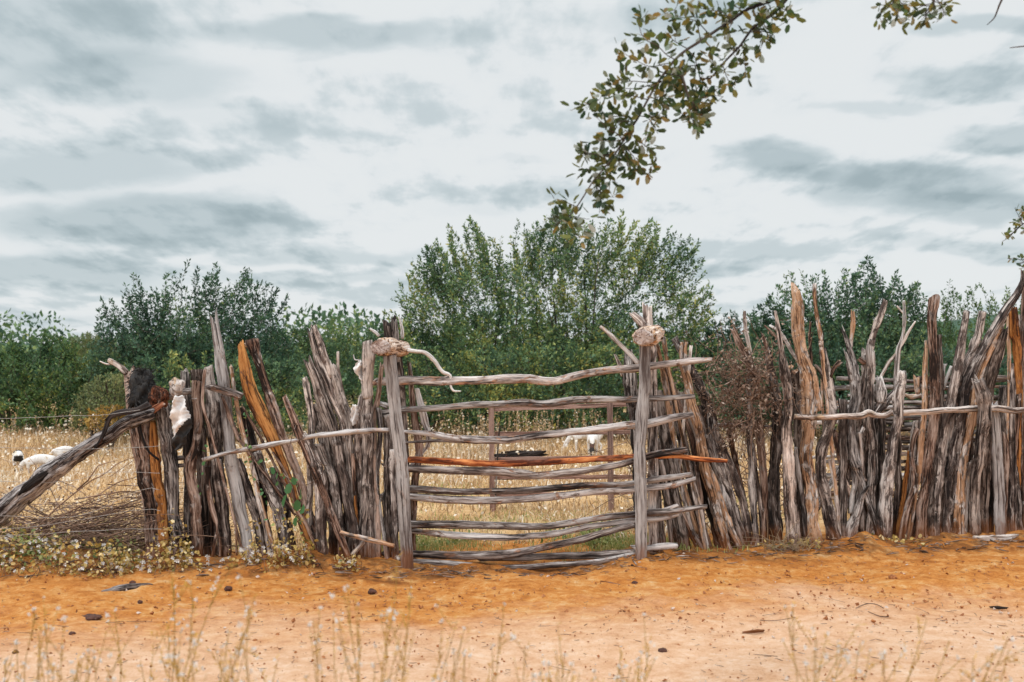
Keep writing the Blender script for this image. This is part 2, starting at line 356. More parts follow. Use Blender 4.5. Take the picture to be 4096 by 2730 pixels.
M['petal'] = leaf_mat('white_petals', [(0,(.70,.69,.67)),(1,(.88,.88,.88))], trans=.3)
M['ochre'] = leaf_mat('ochre_stalk', [(0,(.46,.24,.035)),(1,(.70,.44,.10))], trans=.15)
def plain(name, c1, c2, scale=8, rough=.8, bump=.3):
    m, t, b = new_mat(name); tc = t.n('ShaderNodeTexCoord')
    n = t.noise(tc.outputs['Object'], scale, 5, .6)
    t.l(t.mix(t.mr(n, .35, .65), c1, c2), b.inputs['Base Color']); b.inputs['Roughness'].default_value = rough
    bp = t.n('ShaderNodeBump'); bp.inputs['Strength'].default_value = bump; bp.inputs['Distance'].default_value = .01
    t.l(n, bp.inputs['Height']); t.l(bp.outputs[0], b.inputs['Normal']); return m
M['furw'] = plain('white_fur', (.80,.79,.78), (.62,.58,.55), 30)
M['furb'] = plain('black_fur', (.010,.010,.012), (.03,.025,.022), 30)
M['furbr'] = plain('brown_fur', (.10,.045,.03), (.04,.02,.015), 30)
M['hide'] = plain('dried_white_hide', (.80,.79,.79), (.60,.55,.53), 12)
M['metal'] = plain('wire_steel', (.42,.41,.40), (.25,.22,.20), 60, .5)
M['clod'] = plain('soil_clod', (.24,.085,.03), (.42,.17,.06), 40, .95, .8)
M['dung'] = plain('dark_dung', (.05,.02,.015), (.11,.045,.03), 60, .95, .8)
M['stone'] = plain('pale_stone', (.62,.50,.42), (.40,.30,.25), 30)
M['hill'] = plain('wooded_hill', (.03,.07,.045), (.05,.10,.06), .02, .95, 0)

# ------------------------------------------------------------------ ground
def ground_h(x, y):
    h = .012*np.sin(x*1.7+y*.9)+.010*np.sin(x*.6-y*2.3+1)+.007*np.sin(x*4.1+2.2*y)+.006*np.sin(y*5.3-x*2.7)
    fy = np.interp(x, [-3.6,-.8,0.7,1.3,2.6,4.1], [6.9,6.95,7.05,7.3,7.65,8.0])
    gate = np.exp(-((x+.05)/.75)**4)
    h = h+(.05*(1-gate)-.045*gate)*np.exp(-((y-fy)/.28)**2)*(1+.4*np.sin(x*3.1)+.3*np.sin(x*7.7))*np.where(np.abs(x)<8, 1, 0)
    far = np.clip((y-30)/200, 0, 1)
    return h*(1-far)
def axis(a, b, ds, far, grow=1.13):
    v = list(np.arange(a, b, ds)); s = ds
    while v[-1] < far: s *= grow; v.append(v[-1]+s)
    return v
ys = np.array([-6,-4,-2,0,1,2]+axis(2.6, 9.0, .022, 4200)); xs = axis(0, 5.2, .026, 3500); xs = np.array([-q for q in xs[:0:-1]]+xs)
XX, YY = np.meshgrid(xs, ys)
HH = ground_h(XX, YY)
gr_ = np.random.default_rng(3)
def vnoise(x, y, sc, seed):
    r = np.random.default_rng(seed); tb = r.uniform(-1, 1, (256,256)); x = x*sc; y = y*sc
    xi = np.floor(x).astype(int); yi = np.floor(y).astype(int); fx = x-xi; fy = y-yi; fx = fx*fx*(3-2*fx); fy = fy*fy*(3-2*fy)
    g = lambda a, b: tb[a%256, b%256]
    return (g(xi,yi)*(1-fx)+g(xi+1,yi)*fx)*(1-fy)+(g(xi,yi+1)*(1-fx)+g(xi+1,yi+1)*fx)*fy
nearm = np.clip((9.3-YY)/.5, 0, 1)*np.clip((6-np.abs(XX)), 0, 1)
loose = np.clip((YY-5.3+.5*vnoise(XX, YY, .8, 5))/.7, 0, 1)
HH = HH+nearm*np.exp(-((YY-np.interp(XX, [-3.6,-.8,0.7,1.3,2.6,4.1], [6.9,6.95,7.05,7.3,7.65,8.0]))/.2)**2)*np.clip(vnoise(XX,YY,3.3,77)+.3*vnoise(XX,YY,11,78)+.1, 0, 1)*.042*(1-.8*np.exp(-((XX+.05)/.8)**4))
HH = HH+nearm*((.3+.7*loose)*(.012*vnoise(XX,YY,7,1)+.009*vnoise(XX,YY,17,2)+.006*np.abs(vnoise(XX,YY,31,12)))+.010*vnoise(XX,YY,2.5,4)+loose*.010*np.clip(vnoise(XX,YY,13,8)-.45, 0, 1)*2)
def gz(x, y): return float(ground_h(np.array(x), np.array(y)))
mb = MB(); ny, nx_ = XX.shape; idx = np.arange(ny*nx_).reshape(ny, nx_)
mb.add(np.stack([XX, YY, HH], -1).reshape(-1,3), np.stack([idx[:-1,:-1], idx[:-1,1:], idx[1:,1:], idx[1:,:-1]], -1).reshape(-1,4))
m, t, b = new_mat('red_earth')
geo = t.n('ShaderNodeNewGeometry'); P = geo.outputs['Position']; s3 = t.n('ShaderNodeSeparateXYZ'); t.l(P, s3.inputs[0])
st = t.vmath('MULTIPLY', P, (1, 1.35, 1)).outputs[0]
na = t.noise(st, .9, 6, .6, .4); nb = t.noise(P, 16, 7, .72); nc = t.noise(P, 70, 5, .75); nf = t.noise(P, 210, 3, .7); nd = t.noise(st, 3.2, 7, .72, .5); ne = t.noise(st, 8.5, 6, .7, .3)
ycoord = t.math('ADD', s3.outputs[1], t.math('MULTIPLY', t.math('SUBTRACT', na, .5), 2.4))
ycoord = t.math('ADD', ycoord, t.math('MULTIPLY', s3.outputs[0], -.13))
ycoord = t.math('ADD', ycoord, t.math('MULTIPLY', t.math('SUBTRACT', nd, .5), 1.0))
grain = t.math('MULTIPLY', t.math('SUBTRACT', t.math('ADD', t.math('MULTIPLY', nc, .6), t.math('MULTIPLY', nf, .4)), .5), .34)
road = t.mr(ycoord, 4.95, 6.15, 1.0, 0.0)
orange = t.ramp(t.math('ADD', t.math('ADD', grain, t.math('MULTIPLY', nb, .35)), t.math('ADD', t.math('MULTIPLY', ne, .3), t.math('MULTIPLY', nd, .35))), [(.35,(.18,.062,.020)),(.42,(.42,.150,.036)),(.50,(.56,.225,.056)),(.565,(.63,.33,.12)),(.65,(.70,.48,.29))])
pale = t.ramp(t.math('ADD', t.math('ADD', grain, t.math('MULTIPLY', nb, .35)), t.math('ADD', t.math('MULTIPLY', ne, .3), t.math('MULTIPLY', nd, .35))), [(.34,(.42,.20,.095)),(.43,(.62,.355,.205)),(.52,(.71,.455,.295)),(.62,(.78,.57,.42))])
col = t.mix(road, orange, pale)
col = t.mix(t.math('MULTIPLY', t.mr(t.noise(P, 30, 2, .6), .68, .76), .55), col, (.24,.07,.02))
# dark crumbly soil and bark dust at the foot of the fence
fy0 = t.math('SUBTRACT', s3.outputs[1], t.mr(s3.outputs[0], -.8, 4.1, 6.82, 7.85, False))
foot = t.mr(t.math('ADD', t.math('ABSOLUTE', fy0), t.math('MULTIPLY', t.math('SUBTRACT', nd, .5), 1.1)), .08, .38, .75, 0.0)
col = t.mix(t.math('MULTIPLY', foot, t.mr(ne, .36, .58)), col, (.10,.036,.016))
# straw ground inside the pen
straw = t.ramp(t.math('ADD', t.math('MULTIPLY', nb, .5), t.math('MULTIPLY', t.noise(P, 1.3, 4, .6), .5)), [(.34,(.34,.19,.08)),(.48,(.56,.35,.165)),(.62,(.72,.52,.30))])
fyl = t.math('SUBTRACT', s3.outputs[1], t.mr(s3.outputs[0], -3.0, 4.2, 7.0, 8.6, False))
fld = t.mr(t.math('ADD', fyl, t.math('MULTIPLY', t.math('SUBTRACT', nd, .5), .7)), -.05, .35)
col = t.mix(fld, col, straw)
gpatch = t.mr(t.noise(P, .45, 4, .6), .52, .66)
col = t.mix(t.math('MULTIPLY', t.math('MULTIPLY', gpatch, fld), .4), col, (.26,.30,.10))
far = t.mr(s3.outputs[1], 22, 40); col = t.mix(far, col, (.06,.11,.05))
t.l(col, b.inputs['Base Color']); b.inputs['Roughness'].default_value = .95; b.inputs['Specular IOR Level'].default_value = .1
bp = t.n('ShaderNodeBump'); bp.inputs['Strength'].default_value = .9; bp.inputs['Distance'].default_value = .024
t.l(t.math('ADD', t.math('MULTIPLY', nb, .6), t.math('MULTIPLY', nc, .6)), bp.inputs['Height']); t.l(bp.outputs[0], b.inputs['Normal'])
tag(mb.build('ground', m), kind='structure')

# far ridge
mb = MB(); hx = np.linspace(-1400, 1800, 200)
hz = 1.5+np.interp(hx, [-1400,-700,-300,0,400,700,1000,1800], [10,8,9,6,10,52,66,70])+6*vnoise(hx, hx*0, .01, 9)+2*vnoise(hx, hx*0, .05, 19)
for k, (yy, f) in enumerate(((1500,0),(1560,1),(1900,1.0),(2000,0))): pass
rows = np.stack([np.stack([hx, np.full(200, yy)+20*vnoise(hx, hx*0, .02, 31), hz*f-1*(1-f)], -1) for yy, f in ((1430,0),(1490,.7),(1560,1),(1700,.9),(1900,0))])
idx = np.arange(5*200).reshape(5,200)
mb.add(rows.reshape(-1,3), np.stack([idx[:-1,:-1], idx[:-1,1:], idx[1:,1:], idx[1:,:-1]], -1).reshape(-1,4))
tag(mb.build('hills', M['hill']), kind='structure')

# ------------------------------------------------------------------ fence and gate timber (traced point by point: x y width)
seedc = [0]
def poly(c, Y, nums, tilt=0.0, tobase=False, Yf=None):
    pts = [cpt(c, *nums[i:i+3]) for i in range(0, len(nums), 3)]
    out = []; ymin = min(p[1] for p in pts)
    for (x, y, wd) in pts:
        yy = Y + tilt*(y-1700)/600*-1 if Yf is None else Yf(x)
        out.append(list(at(x, y, yy))+[wd/2*yy/FPX])
    if tobase:
        a, b_ = np.array(out[-2]), np.array(out[-1]); d = (b_-a)[:3]; d /= np.linalg.norm(d)
        if d[2] < -.3 and b_[2] > -.08:
            k = (b_[2]+.10)/(-d[2]); out.append(list(b_[:3]+d*k)+[b_[3]])
    return out
KIND_LABEL = {'orange':'raw orange split pole','peel':'peeled tan pole','white':'bleached white pole','pale':'bleached pale pole','red':'red orange pole'}
def timber(block, parent, Yfun, default='pole', rough=1.0, fat=1.0):
    """each line: name crop kind layer ends flags | x y w ...   ('+' first adds a limb to the piece above)"""
    cur = None; mats = []
    def flush():
        if cur: cur[0].build(cur[1], [M[q] for q in mats], parent)
    for ln in block.strip().splitlines():
        ln = ln.strip()
        if not ln: continue
        head, nums = ln.split('|'); h = head.split(); nums = [float(q) for q in nums.split()]
        limb = h[0] == '+'
        if not limb:
            flush(); cur = [MB(), h[0], h[2], float(h[3])]; mats = []
        if h[2] not in mats: mats.append(h[2])
        c, lay = h[1], float(h[3]); opt = h[4] if len(h) > 4 else 'f'
        seedc[0] += 1
        bx = cpt(c, *nums[-3:])[0] if not limb else None
        if not limb: cur.append(bx); cur[4:] = [bx]
        Y = Yfun(cur[4]) + lay*.085
        r = np.random.default_rng(seedc[0]); tilt = -.17 if 'L' in opt else (0 if ('r' in opt or limb) else r.uniform(-.04, .06))
        P = poly(c, Y, nums, tilt, 'r' not in opt and not limb, (lambda x: Yfun(x)+lay*.085) if 'w' in opt else None)
        top = 'jag' if 'j' in opt else ('slant' if 's' in opt else 'flat')
        for p_ in P: p_[3] *= fat
        wmean = np.mean([p[3] for p in P])
        log(cur[0], P, mi=mats.index(h[2]), seed=seedc[0], top=top, bot='jag' if 'J' in opt else 'flat', asp=.55 if 'p' in opt else .9,
            seg=26 if wmean > .02 else 16, ds=.02 if wmean > .02 else .016, rough=rough*(.45 if 'q' in opt else (.7 if 'p' in opt else 1.15)))
    flush()

lf = empty('palisade_fence', (-2.2, 6.95, 0), 'rough palisade of weathered leaning poles left of the gate, ending in a thick split post', 'fence')
timber('''
split_post A brown 0.3 f | 800 590 120  822 760 128  850 1000 130  878 1200 135  885 1400 140
+ A orange -0.25 r | 868 640 30  882 800 56  905 1000 64  925 1200 60  935 1390 56
post A grey -0.2 f | 915 540 92  948 760 88  978 1000 84  1005 1390 80
pole A brown 0.8 j | 735 365 62  742 460 55  750 600 50  770 720 50
+ A pale 0.8 r | 725 362 40  680 325 32  620 285 24
+ A pale 0.8 r | 625 312 10  600 308 9  568 294 6
pole B dgrey 1 j | 90 380 50  95 520 60  110 650 60  105 800 50  100 1390 50
pole B dgrey 0.3 f | 155 345 72  155 400 70  158 460 60
pole B brown -0.6 f | 152 405 62  148 520 46  160 650 44  142 800 52  120 880 62  128 1000 60  150 1150 68  160 1400 68
+ B pale -0.6 r | 150 515 26  125 512 16
pole B brown -0.9 f | 200 340 16  188 450 18  192 560 18  228 680 18  265 820 16
pole B grey 0.6 f | 220 325 50  232 440 60  250 600 90  262 760 90  275 900 70  290 1100 70  300 1400 70
pole B plank 0 jp | 255 95 52  270 200 62  298 380 72  320 560 66  340 800 72  350 900 80  385 1060 78  430 1290 68  440 1400 60
pole B peel 0.5 j | 318 305 14  335 400 18  345 470 16  350 600 14
pole B peel -0.3 j | 350 336 22  366 450 24  392 600 30  425 740 28  462 880 26
pole B brown -0.5 j | 300 500 18  345 620 26  395 740 26  440 800 24
pole B orange -0.3 pj | 408 225 46  425 330 74  455 450 88  510 580 92  570 710 78  618 820 56  672 960 52  715 1100 50  770 1260 58  800 1360 60
pole B brown 0.5 f | 470 172 78  485 230 72  510 320 58  548 440 62  600 590 66  650 740 62  715 900 62  775 1100 78  815 1330 80
+ B pale 0.5 r | 480 190 40  440 200 28  420 206 16
pole B brown -0.6 j | 420 560 12  478 660 18  530 752 18  560 810 16
pole B dgrey 0.8 f | 400 560 50  440 680 60  480 800 60  520 1000 60  560 1390 60
pole B mottle 0 f | 258 850 56  272 960 62  292 1090 70  312 1300 62  318 1400 60
pole B brown -0.6 f | 212 890 24  222 1060 32  252 1180 28  262 1260 18  235 1460 18
pole B brown 0.9 f | 210 860 60  225 1100 60  240 1400 60
+ B brown -0.6 r | 258 1190 16  285 1320 18  285 1440 18
pole B mottle 0.2 f | 385 850 45  420 960 54  450 1060 60  490 1180 56  530 1400 52
pole B pale -0.3 f | 462 860 24  485 960 30  508 1090 34  545 1250 36  572 1400 24
pole B mottle -0.1 f | 492 815 48  540 950 60  590 1080 74  630 1200 76  662 1400 62
pole B dgrey 0.8 p | 585 900 50  645 1110 58  700 1390 54
pole B brown -0.9 f | 585 810 14  640 900 16  690 1010 18  720 1130 22  780 1230 24  826 1350 20
pole B brown -0.9 f | 650 492 26  685 570 40  720 660 46  750 735 46
+ B mottle -0.9 r | 745 720 48  790 790 66  830 900 74  852 1000 74  862 1130 66  872 1380 56  874 1440 56
pole B mottle 0.2 f | 768 392 30  785 470 40  802 580 38  806 720 40  800 900 40
pole B grey 0.1 jp | 795 302 50  828 400 62  870 520 72  920 650 72  945 760 60  985 940 56  1020 1120 60  1040 1400 60
pole B grey 0.5 j | 800 140 30  835 260 40  870 360 50  900 430 60  960 560 60  1000 680 60  1010 900 50
+ B grey 0.5 rj | 825 105 34  860 200 40  890 300 44  915 380 46
pole B grey 0.3 j | 930 318 36  945 420 46  985 540 52  1015 650 56  1030 900 50
pole B pale 0.6 f | 958 238 16  960 330 18  985 480 20  1005 600 18
pole B dgrey 0.8 f | 845 540 90  875 640 90  900 760 84  930 1000 80  950 1390 80
pole B mottle 0 f | 850 760 58  900 880 60  940 1020 62  965 1200 60  985 1420 58
pole B mottle -0.3 f | 948 745 40  965 880 46  990 960 52  1010 1060 50
pole B orange -0.1 f | 1052 1060 18  1062 1180 22  1080 1380 24
pole B brown 0 f | 1040 820 26  1048 960 26  1058 1120 22
pole B mottle 0.1 j | 1092 520 50  1082 660 62  1078 800 62  1096 950 52  1112 1120 54  1118 1430 60
pole C grey -0.1 f | 440 178 62  446 250 68  450 340 66  446 480 62  442 620 62
+ C mottle -0.1 r | 442 600 62  446 760 56  440 960 58  452 1160 66  462 1440 70
pole C brown 0.6 j | 520 330 20  508 420 24  495 520 30  470 660 40  480 900 50  490 1430 60
pole C grey 0.4 f | 508 560 36  516 740 32  496 900 34  500 1040 30  530 1250 24  560 1430 40
pole C dgrey 0.9 f | 555 600 50  560 800 60  560 1100 60  570 1430 70
pole C dgrey 0.9 f | 380 560 50  400 800 60  410 1100 70  420 1430 70
pole C mottle 0.7 f | 585 800 40  590 1000 44  600 1200 40  600 1430 40
pole C dgrey 0.9 f | 310 650 60  320 900 60  330 1430 60
rail B rail -1.25 r | 185 857 22  320 820 26  420 798 28  530 780 34  620 760 30  720 745 25  830 720 30  1000 700 30  1140 690 30  1246 684 24
rail A drail 0.9 r | 985 850 28  1110 833 24
rail A rail 0.6 r | 990 892 24  1090 880 22
rail B drail -1.2 r | -20 494 44  40 484 40  120 456 34
rail B drail -1.0 r | 202 438 20  250 446 36  320 462 44  410 496 38
stick C peel -1.6 r | 285 1265 18  400 1295 25  500 1322 28  595 1346 24
prop C pale -1.2 r | 422 1322 24  375 1375 26  330 1428 24
''', lf, Y0)

# gate: two pairs of uprights with bars slipped between them, each pair pinned by a short log on top
gt = empty('rail_gate', (0, 6.9, 0), 'closed gate of crooked horizontal bars threaded between pairs of grey uprights topped by short logs', 'gate')
GY = lambda x: float(np.interp(x, [1400, 2700], [6.86, 6.98]))
timber('''
upright C plank 0 rq | 565 255 76  568 300 76  586 460 74  602 600 72  628 800 75  643 1000 75  655 1250 72  664 1400 74  666 1490 76  667 1530 70
upright D plank 0 rq | 1512 225 68  1510 400 68  1499 600 70  1483 790 70  1487 1000 70  1491 1200 70  1491 1400 68  1491 1500 66
''', gt, lambda x: GY(x)-0.0)
timber('''
back_upright C dgrey 2.6 jp | 572 92 80  590 250 84  612 400 74  628 560 64  640 700 60  652 1000 60  665 1300 60
+ C grey 2.55 rj | 596 88 34  602 180 40  610 300 40
back_upright D grey 2.6 j | 1528 68 52  1530 150 58  1540 300 66  1552 600 60  1556 900 58  1562 1330 56
+ D grey 2.6 rj | 1460 95 40  1490 120 44  1515 165 40
bar D rail 1.2 rs | 28 452 38  160 445 48  300 446 46  450 448 44  620 443 44  760 436 48  880 436 48  1000 448 42  1100 426 44  1180 408 42  1300 390 42  1450 376 42  1600 356 38  1760 338 36  1880 328 24
bar D drail 1.2 rs | -60 625 24  60 620 28  170 606 32  400 592 32  560 578 34  640 576 32  760 570 36  850 564 42  950 572 40  1050 560 42  1150 548 40  1260 546 36  1400 548 32  1600 540 30  1785 531 26
bar D rail 1.2 rs | 180 722 18  330 738 28  450 762 38  620 772 42  760 770 40  950 746 38  1200 716 36  1400 694 38  1530 682 44  1650 652 40  1780 632 28
+ D drail 1.2 r | 190 785 12  380 775 20  520 778 26
bar D red 1.2 rs | 200 878 32  400 888 35  600 900 34  800 900 34  1000 890 32  1250 876 32  1440 864 28  1600 860 24  1700 862 24  1820 878 28  1965 886 20
bar D drail 1.0 rs | 78 915 26  250 930 38  500 940 42  700 944 46  850 955 44  920 966 38  1050 956 38  1250 930 36  1450 885 36  1580 850 36  1740 826 32
bar D drail 1.2 rs | 115 1040 24  220 1040 38  450 1055 36  650 1056 34  900 1045 36  1150 1025 34  1450 1010 30  1600 985 34  1768 962 24
bar D rail 1.2 rs | 50 1075 26  200 1083 36  450 1100 42  700 1105 38  950 1090 38  1200 1060 36  1450 1042 36  1600 1030 34  1700 1010 32  1790 986 24
bar D drail 1.2 rs | 88 1232 26  150 1236 40  300 1236 42  600 1240 42  900 1246 38  1050 1235 38  1250 1200 36  1450 1180 38  1600 1168 36  1700 1160 32  1852 1138 24
+ D rail 1.2 r | 1590 1168 22  1650 1145 22  1695 1130 16
bar D rail 1.4 rs | 86 1254 26  235 1272 26  400 1290 34  600 1305 36  800 1306 32  1000 1290 32  1200 1250 32  1450 1215 28  1600 1205 24  1700 1180 18
bar D drail 1.2 rs | 72 1395 28  230 1400 36  500 1406 42  750 1400 40  950 1362 38  1150 1322 38  1300 1280 34  1455 1238 30
bar D drail 1.3 rs | 55 1425 20  230 1440 30  450 1456 40  640 1476 38  850 1472 34  1050 1456 30  1250 1440 28  1455 1402 30
bar D drail 1.7 rs | 600 1424 28  1000 1412 38  1300 1402 42  1470 1390 38
bar D rail 1.2 rs | 1450 1368 32  1530 1366 34  1620 1356 38  1690 1352 30
''', gt, GY, rough=.55, fat=1.10)
def cap_log(c, x0, y0, rx, x1, y1, r1, Ya, Yb, seed):
    mb = MB(); a = at(*cpt(c, x0, y0, 0)[:2], Ya); b_ = at(*cpt(c, x1, y1, 0)[:2], Yb)
    ra = rx*CR[c][2]*Ya/FPX; rb = r1*CR[c][2]*Yb/FPX
    P = [list(a)+[ra*.93], list(a*.8+b_*.2)+[ra], list((a+b_)/2)+[(ra+rb)/2], list(b_)+[rb]]
    log(mb, P, seed=seed, seg=40, ds=.012, rough=.5, asp=.8)
    return mb, P
mbc, PL = cap_log('C', 520, 212, 68, 645, 222, 52, 6.70, 7.22, 901)
cl = mbc.build('cap_log', M['cap'], gt)
mbe = MB(); e0 = np.array(PL[0][:3]); d = unit(np.array(PL[1][:3])-e0)
log(mbe, [list(e0-d*.03)+[PL[0][3]*.80], list(e0+d*.02)+[PL[0][3]*.86]], seed=911, seg=40, ds=.008, asp=.8, rough=.35); mbe.build('cut_end', M['end'], cl, loc=gt.location)
cl.name = 'cap_log'; mbc, PR = cap_log('D', 1505, 208, 66, 1560, 185, 60, 6.82, 7.3, 905)
cr_ = mbc.build('cap_log', M['cap'], gt)
mbe = MB(); e0 = np.array(PR[0][:3]); d = unit(np.array(PR[1][:3])-e0)
log(mbe, [list(e0-d*.03)+[PR[0][3]*.80], list(e0+d*.02)+[PR[0][3]*.86]], seed=915, seg=40, ds=.008, asp=.8, rough=.35); mbe.build('cut_end', M['end'], cr_, loc=gt.location)
timber('''
side_branch C white 2.0 r | 670 232 26  720 238 22  770 246 22  825 290 22  850 330 20  875 358 20  912 376 18  914 430 14  930 462 13  975 464 6
+ C white 2.0 r | 912 374 14  890 380 12  870 388 8
side_branch C white 2.5 r | 642 165 20  640 115 18  632 80 14  618 38 8
side_branch C white 2.5 r | 510 150 20  480 125 16  455 105 12
''', gt, GY)

lean = empty('leaning_pole_stack', (1.2, 7.3, 0), 'stack of dark and tan poles leaning just right of the gate behind the bar ends', 'pole stack')
timber('''
pole E peel 0.2 f | 322 340 24  350 470 36  385 640 46  402 790 40  430 950 34  480 1150 34  545 1400 44  590 1510 40
pole E peel 0.5 j | 362 315 28  375 390 30  385 440 22
pole E brown 0.1 j | 368 440 22  400 540 26  440 650 30  482 745 26  530 890 24  545 1000 24  570 1200 30  600 1500 30
pole E peel -0.9 f | 480 328 42  472 380 46  482 470 46  505 600 46  538 730 52  568 850 48  582 950 60  600 1060 60  640 1200 54  680 1350 58  722 1510 56
pole E mottle 0.4 f | 428 298 40  470 390 40  530 480 40  585 600 48  620 720 50  640 860 44  690 1060 50  730 1300 50  760 1510 50
pole E pale 0.5 j | 515 388 16  510 440 20
pole E peel -0.8 f | 608 1005 18  655 1120 30  712 1300 36  745 1395 42  808 1525 42
pole E grey 0 f | 385 840 28  432 1020 30  482 1230 30  520 1390 30  580 1500 30
pole E pale 0.2 f | 495 990 14  540 1140 20  572 1280 24  612 1510 24
pole E dgrey 0.6 f | 320 880 40  365 1140 44  420 1380 46  460 1510 46
pole E dgrey 0.8 f | 330 600 50  360 800 60  400 1050 60  480 1500 70
pole E grey 0.4 f | 350 1000 30  380 1200 30  400 1400 30  410 1510 30
pole E dgrey 0.9 f | 400 560 50  450 800 60  520 1100 70  600 1500 70
pole E dgrey 0.9 f | 470 620 50  530 850 60  600 1120 70  690 1500 70
pole E mottle 0.1 f | 600 860 44  650 990 50  700 1110 50  760 1270 50  832 1500 46
pole E mottle 0.4 f | 660 840 40  720 980 44  790 1170 50  830 1330 50  850 1500 40
pole E dgrey 0.9 f | 560 700 60  620 900 60  700 1200 60  800 1500 60
pole E brown 0.8 f | 735 820 30  768 980 36  810 1180 36  830 1300 30
pole E dgrey 0.3 f | 450 850 26  500 1040 30  560 1300 34  620 1500 40
pole E dgrey 0.2 f | 300 900 30  320 1100 34  340 1300 34  360 1510 40
pole E brown 0.1 f | 440 1260 20  480 1330 26  530 1440 30  560 1510 30
pole E mottle 0.9 f | 500 440 40  545 540 44  600 660 50  640 760 44  700 1000 44
''', lean, Y0)

